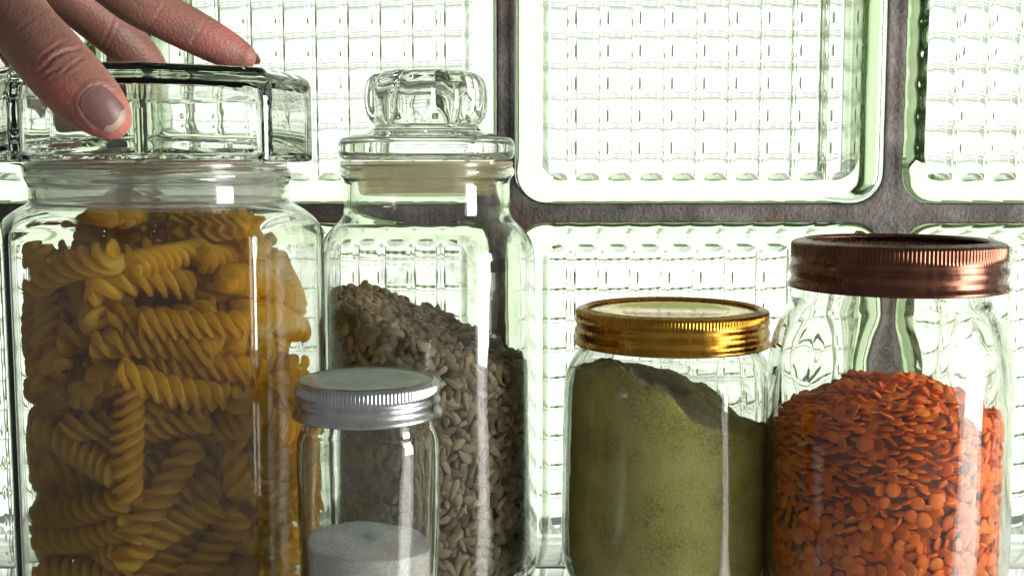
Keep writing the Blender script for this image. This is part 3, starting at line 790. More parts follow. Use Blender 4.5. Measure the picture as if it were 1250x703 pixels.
# pasta spirals: settled poses (x, y, z in mm from the jar's floor centre, then a quaternion)
PASTA = [(31.1,39.7,5.1,0.322,0,0,0.947),(-18.2,16.4,5.1,0,0.436,0.9,0),(-13.3,-45.5,5.1,-0.582,-0.8,0.116,0.085),(17.3,-0.9,5.1,-0.984,0,0,0.18),
(-35.4,-4,5.1,-0.571,-0.786,-0.193,-0.14),(41,-12.7,5.1,-0.443,0,0,0.897),(12,-21.8,5.1,-0.548,-0.756,0.289,0.21),(-37.3,34.4,5.1,-0.358,-0.26,0.527,0.725),
(-27.2,-23.9,5.1,-0.923,0.3,0.074,-0.227),(10.4,-41.6,5.2,0.162,0.056,0.322,0.931),(-33.9,-15.3,5.2,-0.921,0.307,0.075,-0.227),(-0.9,40.8,5.3,0.128,0.053,0.378,0.916),
(-5.9,24.7,5.4,-0.942,0.098,-0.033,0.322),(43.1,-27.2,5.4,-0.394,0.201,-0.407,0.799),(36.3,22.4,5.6,0.312,-0.09,-0.296,0.898),(1.4,30.8,10.3,0.137,0.197,0.355,0.904),
(29.8,4.6,10.4,0.08,-0.327,-0.712,0.616),(-21.1,-31,10.6,-0.185,0.153,0.029,0.971),(-36.8,14.8,10.9,-0.76,0.466,0.372,-0.258),(33.3,-14.5,14.3,-0.956,0.128,0.259,0.057),
(-30.9,-21.6,14.9,-0.849,0.464,0.116,-0.225),(-14.7,-1.3,15.1,-0.789,-0.585,-0.088,-0.16),(-17.7,9.3,15.2,-0.797,-0.578,-0.058,-0.165),(1.2,43.1,15.3,0.147,-0.097,-0.515,0.839),
(-50.8,-3.4,15.3,-0.596,-0.281,-0.358,-0.661),(-37.8,33.7,15.4,-0,-0.897,-0.443,-0.001),(9.3,-49.7,15.4,-0.952,0.299,0.022,-0.061),(14.3,-11,15.4,-0.687,-0.015,-0.015,-0.726),
(34.4,37.3,16.3,-0.564,0.761,-0.277,0.165),(-6.9,-25.5,17.1,-0.512,-0.496,0.424,0.557),(4,-14.8,17.2,-0.03,-0.668,0.661,0.339),(-16.6,-35.6,19.1,-0.709,-0.048,0.164,-0.684),
(27.8,-25,19.2,-0.566,0.1,0.299,-0.761),(-40.9,1.3,19.7,-0.641,-0.387,0.181,0.637),(12.5,50.7,20.3,-0.755,-0.31,0.548,-0.183),(6.2,-38.2,20.7,-0.549,-0.803,-0.136,0.186),
(19.9,29.5,21.9,-0.818,-0.221,0.106,-0.519),(45,19.2,22,-0.696,0.416,-0.512,0.285),(-20.4,31.7,22.3,-0.36,-0.89,0.172,0.224),(42.6,2.2,23,-0.811,0.359,0.077,0.457),
(4.7,37.3,24.9,-0.469,-0.553,-0.276,-0.631),(-32,10.2,25.1,-0.693,0.188,-0.203,0.666),(-21.2,5.2,25.2,-0.584,-0.377,-0.386,-0.608),(-50.8,-2.1,26,-0.742,0.115,-0.068,0.656),
(30.6,23,26.2,-0.629,-0.538,0.35,-0.439),(-34.4,-37.5,26.4,0.311,0.083,0.172,0.931),(17.1,-33.4,26.6,-0.739,0.166,-0.161,0.632),(33.2,-13.3,26.9,-0.573,-0.231,-0.25,-0.746),
(34.2,12.8,27.7,-0.16,-0.971,-0.02,-0.171),(-4.5,-2.1,28,-0.275,0.496,0.675,-0.473),(-7.8,35.9,28.5,-0.793,-0.512,0.307,0.118),(26.7,-28.7,29.1,-0.77,-0.044,-0.082,0.632),
(-5.3,22.1,29.1,-0.933,-0.244,-0.055,0.258),(-23.4,-27.6,29.9,-0.808,0.357,0.031,0.469),(-0.6,-46.2,33.7,-0.084,-0.356,0.312,0.877),(20.2,9.5,34.6,-0.301,0.473,0.54,-0.629),
(-32.4,5.1,35.1,-0.405,-0.107,-0.252,-0.873),(-41.7,-0.3,35.2,-0.903,0.099,-0.07,0.411),(-31.9,-31.6,35.3,-0.46,-0.161,-0.381,-0.785),(-1.6,-33.9,35.8,-0.844,-0.029,-0.441,-0.303),
(5.9,1.9,36.8,-0.581,0.753,-0.281,-0.131),(18.6,-33.4,37.4,-0.419,-0.829,0.342,0.142),(-36.3,36.1,37.5,-0.862,-0.004,0.345,-0.37),(31.4,10,37.5,-0.197,0.451,0.84,-0.226),
(-6.7,13.8,37.5,-0.009,-0.153,0.899,0.41),(15.9,-48.9,37.7,-0.064,-0.404,-0.036,0.912),(18.2,38.9,37.9,-0.994,0.096,-0.013,0.06),(-23.8,-18.7,38.9,-0.89,-0.341,-0.299,-0.042),
(-22.8,37.1,39.9,-0.477,0.156,0.227,0.835),(38.1,-17.2,40.8,-0.178,0.147,-0.644,0.73),(-10.3,-21.1,41.2,-0.214,0.269,-0.639,0.689),(-11.7,37.5,42.2,-0.833,0.195,-0.11,-0.506),
(-0.7,-50.5,44.1,0.044,-0.234,0.351,0.905),(-34.7,-37.4,44.5,-0.819,0.462,-0.041,0.337),(38.3,10.5,45.6,0.227,0.258,0.226,0.911),(-45.7,13.4,45.8,-0.132,0.79,0.581,-0.144),
(-34.6,-11.3,45.8,0.119,-0.129,0.544,0.821),(-9.3,19.9,45.8,-0.406,0.128,-0.099,0.9),(28.7,4.5,46.1,-0.014,-0.929,0.368,-0.03),(-19.3,-2.6,46.1,0.068,0.01,0.572,0.817),
(24.5,-14.4,46.8,-0.885,0.303,0.272,0.229),(-32,12.3,46.9,-0.894,-0.173,-0.345,-0.227),(-5.2,50.5,48.1,-0.968,0.161,-0.172,-0.092),(22.6,29.9,48.7,-0.033,-0.146,0.987,0.058),
(14.4,-27.2,48.7,-0.879,-0.458,0.125,-0.052),(45.5,-23.7,50.1,-0.637,-0.052,-0.729,0.247),(38.9,-32.2,50.1,-0.332,-0.546,-0.228,0.734),(3.7,39.7,51,-0.606,0.79,-0.019,-0.089),
(25.6,-5.2,52.2,-0.179,-0.177,-0.902,0.35),(37,23.4,52.7,-0.784,0.492,-0.377,0.016),(15.3,-36.6,53.6,-0.693,-0.716,0.089,-0.005),(14.5,10.3,53.8,-0.939,-0.239,0.194,0.154),
(-4.2,-13.1,54.3,-0.821,-0.501,-0.166,0.219),(49.4,12,54.4,-0.313,-0.582,-0.518,-0.542),(-26,-27.2,55,0.226,0.004,-0.613,0.757),(-35.2,-36.2,55.1,0.348,-0.016,0.308,0.885),
(-43,26.3,55.4,-0.451,0.027,0.024,0.892),(10.1,-6.7,55.4,0.253,-0.311,-0.627,0.668),(1,48.8,56.5,-0.872,0.449,-0.125,-0.15),(-25,-1,56.6,-0.954,0.217,0.119,-0.168),
(-26.4,23.3,57.5,-0.57,0.212,-0.175,0.774),(1.5,30.9,57.8,-0.989,-0.037,-0.001,-0.141),(-2.5,18.9,59.1,-0.187,-0.971,-0.139,-0.054),(-50.6,-2.4,59.6,-0.451,-0.593,0.235,0.624),
(2.2,-42.4,59.6,-0.739,-0.669,0.089,-0.001),(26.7,43.2,60.3,-0.157,-0.934,0.298,0.119),(17.3,-28.8,60.7,0.198,-0.085,0.35,0.912),(-20.4,-20.3,61.1,-0.869,-0.376,-0.249,0.201),
(16.1,-1.1,62,-0.328,-0.196,-0.523,-0.761),(35.7,11.8,62.9,-0.845,0.493,-0.083,0.195),(-4.1,-51.5,62.9,-0.539,0.707,0.311,0.337),(50.8,-6.7,64.9,-0.664,0.305,-0.68,0.048),
(-40.2,11.7,66.3,-0.683,0.329,-0.313,0.573),(13.4,-20,66.5,0.048,-0.089,-0.257,0.961),(-32.3,-28.6,67,0.049,0.144,0.213,0.965),(6.9,-29.9,67.6,-0.892,0.384,0.226,0.079),
(-7.1,31.3,67.9,0.155,0.133,0.831,0.517),(18.2,38,68.5,0.055,-0.04,0.389,0.919),(-14.2,22.7,68.5,-0.977,0.068,0.038,0.196),(33.2,21.8,69.6,0.111,0.061,-0.014,0.992),
(1.6,-40.2,69.8,-0.991,-0.126,0.044,-0.006),(3.4,5.5,71.1,-0.495,-0.771,-0.189,-0.351),(-50.8,-3.5,71.3,0.066,-0.742,0.593,0.304),(-23.4,5.7,71.3,-0.41,-0.452,0.309,0.729),
(34.3,8.7,72.6,-0.094,-0.047,-0.382,0.918),(23.9,-3.1,73,-0.068,-0.022,-0.315,0.946),(11.6,46.4,74.2,-0.979,0.082,0.134,0.13),(-14.8,49.2,75.1,-0.004,-0.365,0.122,0.923),
(-1.5,-24.7,75.4,-0.239,0.949,0.204,-0.009),(-35.7,-36,76.2,-0.923,-0.089,-0.187,0.325),(-41.9,7.6,76.2,-0.281,-0.596,-0.661,-0.357),(27.4,-38.7,76.2,-0.667,-0.253,-0.456,0.532),
(-1.8,-13.7,76.9,-0.967,0.035,0.198,-0.159),(-17.6,33.3,77.3,-0.253,0.072,-0.231,0.937),(31.2,30.1,78,0.126,0.087,0.253,0.955),(37.1,-10.9,79.6,-0.074,-0.136,0.09,0.984),
(-38.8,32.7,79.7,-0.701,-0.351,-0.613,0.095),(-33.9,-23.2,80.5,-0.06,-0.959,0.237,-0.144),(-32.1,4.9,80.8,-0.097,-0.781,0.554,0.27),(-15.3,-52.3,81.1,-0.117,0.714,0.086,0.685),
(-18.2,1.6,81.8,-0.747,0.496,-0.161,-0.411),(0.8,14.4,81.9,-0.314,-0.36,-0.791,-0.382),(12.6,-41.4,82,-0.704,0.681,-0.055,0.195),(44.7,-24.6,82.5,-0.438,-0.26,0.818,0.27),
(25.3,-22.6,82.6,-0.305,0.06,0.828,-0.467),(33.9,12.3,82.6,-0.797,-0.58,-0.075,-0.15),(-6.2,-44.3,83.5,-0.096,-0.182,-0.965,0.164),(-21.6,-12.2,83.5,-0.191,0.274,-0.125,0.934),
(-18.8,46.7,85,-0.149,0.907,0.17,0.355),(35.4,2.3,85.3,-0.981,-0.008,0.068,-0.179),(8.2,21.5,85.4,-0.723,-0.262,0.514,0.379),(-8.4,10.5,85.5,-0.836,0.018,-0.057,0.544),
(-42.6,5.4,86.8,-0.499,-0.642,0.427,0.395),(-26.2,25.2,88,-0.648,-0.465,0.343,0.496),(-3.1,-31,88.4,0.206,-0.325,-0.432,0.816),(32.9,35.4,88.4,-0.171,0.952,-0.255,-0.005),
(33.9,21.6,89.2,-0.046,-0.224,-0.375,0.898),(-5.4,39.2,89.3,-0.957,-0.212,-0.187,-0.059),(-45.1,-19.2,90.4,-0.588,-0.068,-0.513,-0.621),(15.2,-33.9,90.9,-0.896,-0.224,0.226,0.313),
(34.9,-13.2,90.9,0.143,0.047,-0.02,0.988),(-18.5,-40.9,91.2,0.176,-0.013,0.725,0.666),(-23.3,-23,95.7,-0.303,0.423,-0.582,0.624),(-31.9,22.3,96.1,-0.675,-0.068,0.036,-0.735),
(0.6,-20.4,96.6,-0.536,-0.102,0.369,0.752),(24.7,27.3,97.1,-0.5,-0.399,0.315,0.701),(28.6,-23.9,97.3,-0.823,0.567,-0.024,0.003),(-40.2,-3.2,97.7,-0.914,0.138,0.04,0.381),
(0.2,38.1,98.4,0.061,0.345,0.425,0.834),(32.1,13.7,98.7,-0.634,-0.025,-0.152,0.757),(-0.9,5.3,98.8,0.061,-0.255,-0.754,0.602),(-16.3,-32,98.9,-0.647,-0.546,-0.469,-0.252),
(14.5,52.8,99,-0.099,-0.698,-0.104,0.701),(-14.1,24.7,99.3,-0.939,0.084,-0.251,0.218),(-6,-3.7,100.8,-0.237,-0.123,-0.853,-0.449),(22.1,-33,102.2,0.011,-0.013,0.3,0.953),
(49.9,10.1,102.3,-0.45,-0.495,-0.139,-0.73),(-38.8,-19.4,102.3,-0.262,-0.316,-0.892,-0.187),(1.8,-51,102.8,-0.089,0.145,0.167,0.971),(39,-15.1,103.5,-0.649,-0.332,-0.595,-0.338),
(-6.7,30.3,103.9,0.316,0.109,-0.493,0.803),(-20,11,105.2,-0.493,0.828,0.247,-0.096),(-41.4,29.2,105.6,-0.384,0.25,-0.727,0.511),(-6.6,-14.8,105.6,-0.946,-0.2,0.132,0.22),
(45,-0.8,105.7,-0.747,-0.417,0.151,0.496),(-41.3,10.6,106.9,-0.815,0.35,0.189,-0.423),(12.4,-42.3,107.1,0.041,-0,-0.86,0.508),(8.5,27.3,107.6,-0.507,0.102,0.348,0.782),
(31.6,-2.2,108.2,-0.344,0.022,-0.441,-0.828),(-7.6,-26.4,109.4,-0.849,-0.476,0.195,0.118),(27.2,25.7,109.8,-0.674,-0.674,0.038,-0.3),(27.9,-25.2,110.2,-0.534,0.494,0.166,-0.665),
(-23.8,48.1,110.4,-0.709,-0.158,0.669,-0.154),(17.6,-25.4,110.4,-0.644,0.238,0.065,0.724),(-4.2,50.4,110.6,-0.31,-0.804,-0.217,0.459),(-28.5,-3.3,110.9,-0.899,0.359,0.116,-0.225),
(0.2,32.3,111.8,-0.873,0.068,-0.204,-0.44),(10.3,-1.3,112.2,0.209,-0.035,0.348,0.914),(22.3,15.3,113.1,-0.69,0.693,0.209,0.024),(-32,9.4,114,-0.288,0.299,-0.459,0.785),
(-43.3,26.5,115.4,-0.266,-0.848,-0.354,-0.289),(-5,-48.2,116.3,0.056,-0.023,-0.975,0.216),(11.9,31.3,116.5,-0.497,0.105,0.351,0.787),(-40,15.3,117.3,-0.864,0.327,0.154,-0.352),
(35.4,2.8,117.4,-0.985,0.142,-0.034,0.088),(-37.9,-18.1,117.5,-0.361,0.509,-0.775,0.103),(-49,-16.6,117.8,-0.338,-0.594,-0.002,-0.73),(24.3,45.1,118.6,-0.55,-0.708,-0.019,0.441),
(-20,-36.6,118.7,-0.004,0.037,0.865,0.501),(-13.3,-25.3,119.4,-0.001,-0.06,0.032,0.997),(-9.9,-0.8,119.6,-0.688,0.466,0.467,-0.3),(15,-21.6,120.2,0.09,-0.347,-0.663,0.658),
(43.4,-26.4,121.9,-0.37,0.268,-0.229,0.859),(-21.5,19.1,122.1,-0.755,-0.436,-0.312,-0.379),(-20.6,-1.1,122.4,-0.038,-0.555,0.744,0.37),(14.9,39,124.1,-0.734,-0.527,0.424,0.054),
(16.1,-2.5,124.3,-0.04,-0.094,-0.058,0.993),(22.4,-14.4,124.5,0.111,0.213,-0.011,0.97),(28.1,23.4,124.8,-0.868,-0.413,0.001,-0.275),(11.3,-49.6,125.2,-0.005,0.072,-0.874,0.481),
(-21.5,-18.1,125.8,-0.773,0.613,0.043,-0.159),(-4.2,36.3,126.9,-0.521,-0.632,-0.498,-0.285),(43.8,4,126.9,-0.254,0.554,-0.59,0.529),(-38.7,13.6,127.6,-0.746,0.469,0.278,-0.382),
(-41.9,28.7,127.7,0.032,-0.453,0.86,0.231),(-1.3,-40.7,127.8,-0.967,-0.248,0.001,-0.056),(19.4,9.2,128,-0.081,0.068,-0.13,0.986),(-24,-9.3,131.3,-0.048,0.154,-0.771,0.616),
(-19.6,25.1,131.7,-0.262,-0.504,0.785,0.247),(24,44.8,132.6,-0.16,0.401,0.751,0.5),(-3.7,-16.8,133.3,-0.676,-0.472,-0.199,-0.53),(2,27.2,133.9,-0.426,0.391,-0.435,0.691),
(33,19.2,134.3,-0.372,-0.927,-0.002,0.038),(-48.6,-18.9,135.1,-0,-0.732,0.336,0.592),(-10.3,49.9,135.6,-0.704,0.707,0.026,-0.067),(51.1,0.8,135.6,-0.407,-0.626,0.328,0.579),
(23.8,-5.4,135.9,-0.338,-0.723,0.483,0.36),(-14.8,-18,135.9,-0.358,0.437,-0.792,0.23),(36.9,-34.9,136.1,-0.794,-0.401,-0.337,-0.308),(-33.5,-27.9,136.6,-0.234,-0.77,0.39,0.447),
(23.1,-29.1,137,-0.955,0.018,0.298,0.012),(-9,-39.1,137.7,-0.198,-0.009,0.063,0.978),(-31.7,30.4,138.6,-0.147,-0.202,0.683,0.686),(-13.2,14.1,139.7,-0.19,0.515,-0.799,0.251),
(2.7,-23.3,140.1,-0.224,-0.011,0.391,0.893),(-38,11.2,140.3,0.056,-0.205,0.165,0.963),(9.5,7.7,142.1,-0.352,0.72,-0.568,0.187),(-13.8,-52.8,142.5,-0.102,0.713,0.101,0.686),
(-28.8,-9.3,142.8,-0.927,-0.135,0.18,0.3),(31.2,-13.6,143.4,-0.813,-0.415,-0.287,-0.289),(33.9,37.9,144.1,-0.806,-0.472,-0,0.356),(38.5,16.4,144.4,-0.527,-0.204,-0.089,0.82),
(-34.4,-37.5,144.9,-0.329,-0.12,-0.697,-0.626),(-11.9,47,145.6,-0.988,-0.151,-0.049,0.004),(22,-38.7,145.6,-0.217,0.415,-0.818,-0.334),(9.3,-39.5,145.9,-0.41,-0.23,-0.281,0.837),
(5.7,33.6,146,0.054,-0.337,-0.395,0.853),(-36.6,20.3,146.1,-0.127,-0.118,0.897,0.406),(25.3,30.1,147,-0.361,-0.231,-0.895,-0.125),(-0.6,0.8,147.4,-0.765,-0.109,0.067,0.631),
(1.1,-31.3,149.2,-0.356,0.199,-0.524,0.748),(-21.8,36.7,150,-0.045,-0.116,0.423,0.898),(-22.6,-4.2,150,-0.868,0.429,-0.09,0.233),(50,7,150.7,-0.285,-0.691,0.428,0.509),
(45.5,-24.1,150.7,-0.832,0.057,-0.437,-0.336),(37.9,-3.7,151.2,-0.613,0.737,-0.146,0.241),(22.6,-6,153,-0.952,-0.125,0.075,0.268),(-15.4,-33.4,153.4,-0.68,0.603,0.051,0.415),
(-33.1,-31.7,153.6,0.297,-0.208,-0.115,0.925),(-40.2,-7.2,154.1,-0.658,-0.643,0.304,0.249),(-13.9,12.7,154.6,-0.294,-0.672,-0.676,-0.068),(-10,49.9,155.4,-0.454,-0.886,-0.09,0.032),
(7.3,-43.9,155.9,-0.901,-0.101,0.313,-0.283),(7.7,23,156.5,-0.345,0.327,0.847,-0.236),(24,9,158.2,-0.05,0.132,-0.257,0.956),(20.3,-14.6,159.1,0.111,-0.232,-0.697,0.67),
(-27.5,3.6,159.3,-0.756,0.137,0.027,0.639),(23.8,43.8,159.4,-0.324,0.043,0.61,-0.721),(-39.7,11.8,159.4,-0.612,-0.172,-0.382,-0.671),(24.2,-43.1,159.6,-0.821,-0.387,0.25,-0.338),
(-7.8,26.4,159.9,-0.862,-0.203,0.016,0.464),(-50.9,-2.1,162.6,-0.687,0.304,-0.346,0.562),(25.1,-0.2,163,-0.989,0.049,-0.101,-0.091),(27,32,163.7,0.053,0.071,0.572,0.816),
(-34.9,-37.1,163.7,-0.21,-0.285,-0.929,-0.112),(1.5,45.3,163.8,-0.789,0.497,-0.354,-0.065),(-12,-28.1,164.7,-0.532,-0.08,0.817,0.211),(-5.4,-5.7,164.9,-0.516,-0.063,0.276,-0.808),
(10.7,16.5,165.2,-0.31,0.934,0.043,-0.169),(-28.4,21.7,165.6,0.147,0.017,-0.177,0.973),(49.2,13,165.7,-0.474,0.584,-0.646,0.131),(16.8,-25.6,166.2,-0.116,-0.192,-0.016,0.975),
(-24.7,-25.9,166.6,-0.298,0.313,-0.025,0.902),(36.3,-13,167.2,-0.548,0.829,-0.105,-0.026),(1.7,-50.8,167.3,-0.993,0.092,-0.033,-0.066),(-26.2,35.3,167.7,-0.197,0.75,-0.459,-0.433),
(23.7,9.3,168.8,-0.114,0.077,0.354,0.925),(-9.4,-16.5,170.2,-0.615,-0.652,0.334,0.293),(-31.8,-10,170.9,-0.512,0.173,-0.711,0.448),(36.3,-3.2,171.4,-0.99,0.06,-0.108,0.061),
(23.5,39.4,172.6,-0.896,-0.404,0.085,0.161),(-36.6,2.7,172.6,-0.871,0.409,0.08,-0.261),(-37.4,34.6,173.8,-0.546,-0.417,0.608,-0.398),(-23,26.5,174.2,-0.971,-0.196,-0.119,-0.072),
(35.1,17.5,174.4,-0.038,-0.236,-0.917,0.317),(10,-25.2,174.5,-0.354,0.753,-0.45,0.323),(-8.4,-42.4,175,-0.558,-0.803,-0.196,0.075),(-41,-13.6,176.8,-0.48,-0.292,0.02,0.828),
(-37.3,12.4,178,-0.98,0.09,0.112,-0.144),(-0.5,21.4,178.1,-0.8,-0.072,-0.25,-0.54),(20.3,26.7,181.3,-0.497,0.776,0.363,-0.135),(-19.7,48.4,182.9,-0.625,0.191,-0.728,-0.208)]
UNSEEN = {0, 1, 6, 10, 11, 13, 14, 15, 17, 20, 21, 23, 25, 29, 30, 32, 34, 36, 37, 38, 40, 45, 47, 50, 51, 52, 56, 57, 59, 60, 61, 63, 64, 67, 70, 71, 72, 73, 74, 75, 76, 80, 81, 82, 88, 89, 90, 91, 92, 95, 101, 104, 105, 106, 107, 108, 111, 112, 113, 114, 115, 118, 120, 121, 123, 125, 130, 133, 134, 135, 137, 139, 140, 141, 147, 148, 149, 152, 153, 155, 156, 162, 163, 166, 168, 171, 173, 175, 177, 178, 179, 182, 183, 184, 187, 192, 193, 194, 196, 199, 201, 202, 206, 207, 208, 209, 211, 219, 220, 226}      # pieces buried behind others: left out
def fusilli(length, turns, rad, seed):
    rr = random.Random(seed); nS, nC = 64, 30; V = []; Fc = []
    bend = rr.uniform(-.0022, .0022); ph_ = rr.uniform(0, 6)
    for j in range(nS+1):
        s = j/nS; x = (s-.5)*length; tw = 2*PI*turns*s + .35*math.sin(s*5+ph_)
        tp = min(1, .72+min(s, 1-s)*9)**.5
        for k in range(nC):
            a = 2*PI*k/nC
            c = 0
            lob_ = [0, 1, 2]
            w = abs(math.cos(1.5*a))          # three blades
            r = rad*(.25+.75*min(1, w*1.1)**1.6)
            r = min(r, rad*.96)*tp if s in (0, 1) else min(r, rad*.96)*(.85+.15*tp)
            aa = a+tw+.55*(r/rad)              # blades curl
            yy, zz_ = r*(1+.05*math.sin(s*9+ph_))*math.cos(aa), r*(1+.05*math.sin(s*7+ph_))*math.sin(aa)
            V.append((x + .0012*math.cos(1.5*a)*math.cos(1.5*a)*(1 if s < .5 else -1)*(1-tp), yy, zz_ + bend*math.cos(PI*(s-.5))*2))
    for j in range(nS):
        for k in range(nC): Fc.append((j*nC+k, j*nC+(k+1) % nC, (j+1)*nC+(k+1) % nC, (j+1)*nC+k))
    Fc.append(tuple(range(nC))[::-1]); Fc.append(tuple(nS*nC+k for k in range(nC)))
    me = bpy.data.meshes.new('fusilli'); me.from_pydata(V, [], Fc); me.update(); me.shade_smooth(); me.set_sharp_from_angle(angle=math.radians(70)); me.materials.append(M['pasta'])
    return me
fm = [fusilli(.0425, 2.6, .0063, 1), fusilli(.0400, 2.2, .0066, 2), fusilli(.0440, 2.9, .0061, 3), fusilli(.034, 2.1, .0064, 5), fusilli(.0435, 2.4, .0065, 8), fusilli(.0410, 3.0, .0059, 9)]
def pasta_label(o, m):
    a = o.rotation_quaternion @ Vector((1, 0, 0)); c = to_px(np.array([list(o.location)]))[0]
    y = o.location.y-L1.y; v = (c[1]-262)/(703-262); h = (c[0]-195)/170
    ori = 'end on' if abs(a.y) > .80 else 'upright' if abs(a.z) > .80 else 'level' if abs(a.z) < .26 else 'rising rightward' if a.x*a.z > 0 else 'falling rightward'
    vt = ['just under the stopper', 'near the top', 'above mid height', 'at mid height', 'below mid height', 'low down', 'near the bottom', 'on the floor'][max(0, min(7, int(v*7)))]
    ho = ['at the left edge', 'left of centre', 'at the centre', 'right of centre', 'at the right edge'][max(0, min(4, int((h+1)*2.5)))]
    dp = 'against the front glass' if y < -.033 else 'in the second row' if y < -.015 else 'deep in the jar' if y < .015 else 'at the back'
    return ('short ' if m is fm[3] else '')+'pasta spiral '+ori+', '+dp+', '+ho+' '+vt
cnt = 0
for q in PASTA:
    x, y, z = q[0]/1000, q[1]/1000, q[2]/1000+.009
    r = math.hypot(x, y)
    if r < .019 and z < .150: continue
    ext = abs((Quaternion(q[3:7]) @ Vector((1, 0, 0))).z)*.020+.006
    if z+ext > .181 or (z+ext > .168 and r > .034) or (z > .158 and r > .040): continue
    ct, st = math.cos(math.radians(TURN)), math.sin(math.radians(TURN)); x, y = x*ct-y*st, x*st+y*ct
    qq = Quaternion((0, 0, 1), math.radians(TURN)) @ Quaternion(q[3:7]); spin = random.uniform(0, 6.28)
    if cnt in UNSEEN: cnt += 1; continue
    m = fm[3] if cnt % 9 == 4 else fm[(0, 1, 2, 4, 5)[cnt*7 % 5]]
    o = link('fusilli', m, None, (L1.x+x*.925, L1.y+y*.925, z)); o.rotation_mode = 'QUATERNION'
    o.rotation_quaternion = qq @ Quaternion((1, 0, 0), spin)
    tag(o, pasta_label(o, m), 'pasta', 'spiral pasta pieces in the eight sided jar')
    cnt += 1
pairs = {}
for o in bpy.data.objects:
    if o.name.startswith('fusilli'): pairs.setdefault(o['label'], []).append(o)
for lb, os_ in pairs.items():
    if len(os_) == 3:
        for o, w in zip(sorted(os_, key=lambda o: -o.location.z), ('upper ', 'middle ', 'lower ')): o['label'] = w+lb
    if len(os_) == 2:
        c = to_px(np.array([list(o.location) for o in os_])); k = 0 if abs(c[0, 0]-c[1, 0]) > abs(c[0, 1]-c[1, 1]) else 1
        w = ('left-hand ', 'right-hand ') if k == 0 else ('upper ', 'lower ')
        a, b = (0, 1) if c[0, k] < c[1, k] else (1, 0)
        os_[a]['label'] = w[0]+lb; os_[b]['label'] = w[1]+lb

# ================================================================== hand
def chain(pts, dens=.22):
    """pts: (px, py, Y, r_mm); Catmull-Rom through them, returns (center, radius) samples"""
    c = [(*P(a, b, y), r/1000) for a, b, y, r in pts]
    c = [c[0]]+c+[c[-1]]; out = []
    for i in range(1, len(c)-2):
        p0, p1, p2, p3 = (np.array(q) for q in c[i-1:i+3])
        n = max(2, int(np.linalg.norm(p2[:3]-p1[:3])/(dens*min(p1[3], p2[3]))))
        for k in range(n):
            t = k/n
            out.append(.5*((2*p1)+(-p0+p2)*t+(2*p0-5*p1+4*p2-p3)*t*t+(-p0+3*p1-3*p2+p3)*t**3))
    out.append(np.array(c[-1])); return out
FING = dict(
    thumb=[(-230, -235, .47, 19), (-150, -150, .455, 19), (-75, -85, .438, 16.5), (-15, -22, .424, 12.6), (28, 32, .414, 11.3), (62, 72, .408, 11.8), (90, 103, .405, 11.5), (112, 124, .404, 10.4), (127, 138, .404, 8.6), (134, 145, .404, 7.2)],
    index=[(-130, -190, .47, 16), (-20, -120, .475, 13), (60, -75, .485, 10.5), (125, -28, .492, 9.6), (165, 0, .496, 10.0), (200, 20, .499, 9.4), (240, 41, .503, 8.9), (270, 57, .506, 8.0), (289, 66, .508, 6.6), (296, 69, .508, 5.8)],
    middle=[(-150, -170, .49, 16), (-70, -95, .505, 13), (10, -40, .52, 11), (70, -12, .53, 10.4), (110, 16, .540, 10.6), (145, 46, .548, 10.0), (170, 68, .554, 9.0), (182, 80, .557, 7.6)],
    ring=[(-170, -140, .51, 15), (-110, -70, .53, 12.5), (-60, -30, .55, 11), (-15, 10, .575, 10), (25, 60, .588, 10.5), (55, 105, .592, 10.5), (76, 150, .590, 10.2), (84, 180, .588, 8.6)],
    pinky=[(-200, -110, .52, 14), (-160, -50, .54, 11), (-120, 0, .56, 9.5), (-85, 45, .575, 8.5), (-60, 85, .58, 8.2), (-42, 110, .58, 7)],
    palm=[(-330, -290, .50, 27), (-250, -220, .49, 27), (-180, -160, .485, 25), (-130, -130, .49, 20), (-110, -120, .50, 17)],
)
sv, sq_ = ellipsoid(1, 1, 1, 16, 10)
VV, QQ, off = [], [], 0
for nm, pts in FING.items():
    for s in chain(pts):
        VV.append(sv*s[3]+s[:3]); QQ.append(sq_+off); off += len(sv)
VV = np.concatenate(VV); QQ = np.concatenate(QQ)
tmp = fast_mesh('hand_tmp', VV, QQ, M['skin'])
md = tmp.modifiers.new('r', 'REMESH'); md.mode = 'VOXEL'; md.voxel_size = .00085; md.use_smooth_shade = True
ms = tmp.modifiers.new('s', 'SMOOTH'); ms.iterations = 8; ms.factor = .6
dg = bpy.context.evaluated_depsgraph_get(); ev = tmp.evaluated_get(dg); hm = bpy.data.meshes.new_from_object(ev)
bpy.data.objects.remove(tmp)
nv = len(hm.vertices); co = np.empty(nv*3, np.float32); hm.vertices.foreach_get('co', co); co = co.reshape(-1, 3).astype(float)
nr_ = np.empty(nv*3, np.float32); hm.vertices.foreach_get('normal', nr_); nr_ = nr_.reshape(-1, 3).astype(float)
px = to_px(co)
view = co-np.array([0, 0, CZ]); view /= np.linalg.norm(view, axis=1)[:, None]; face = (-(view*nr_).sum(1)).clip(0, 1)
def seg_dist(p, poly):
    d = np.full(len(p), 1e9); tt = np.zeros(len(p)); n = len(poly)-1
    for i in range(n):
        a, b = np.array(poly[i], float), np.array(poly[i+1], float); ab = b-a
        t = ((p-a)@ab/(ab@ab)).clip(0, 1); q = a+t[:, None]*ab; dd = np.hypot(*(p-q).T)
        m = dd < d; d[m] = dd[m]; tt[m] = (i+t[m])/n
    return d, tt
thumb = co[:, 1] < .432
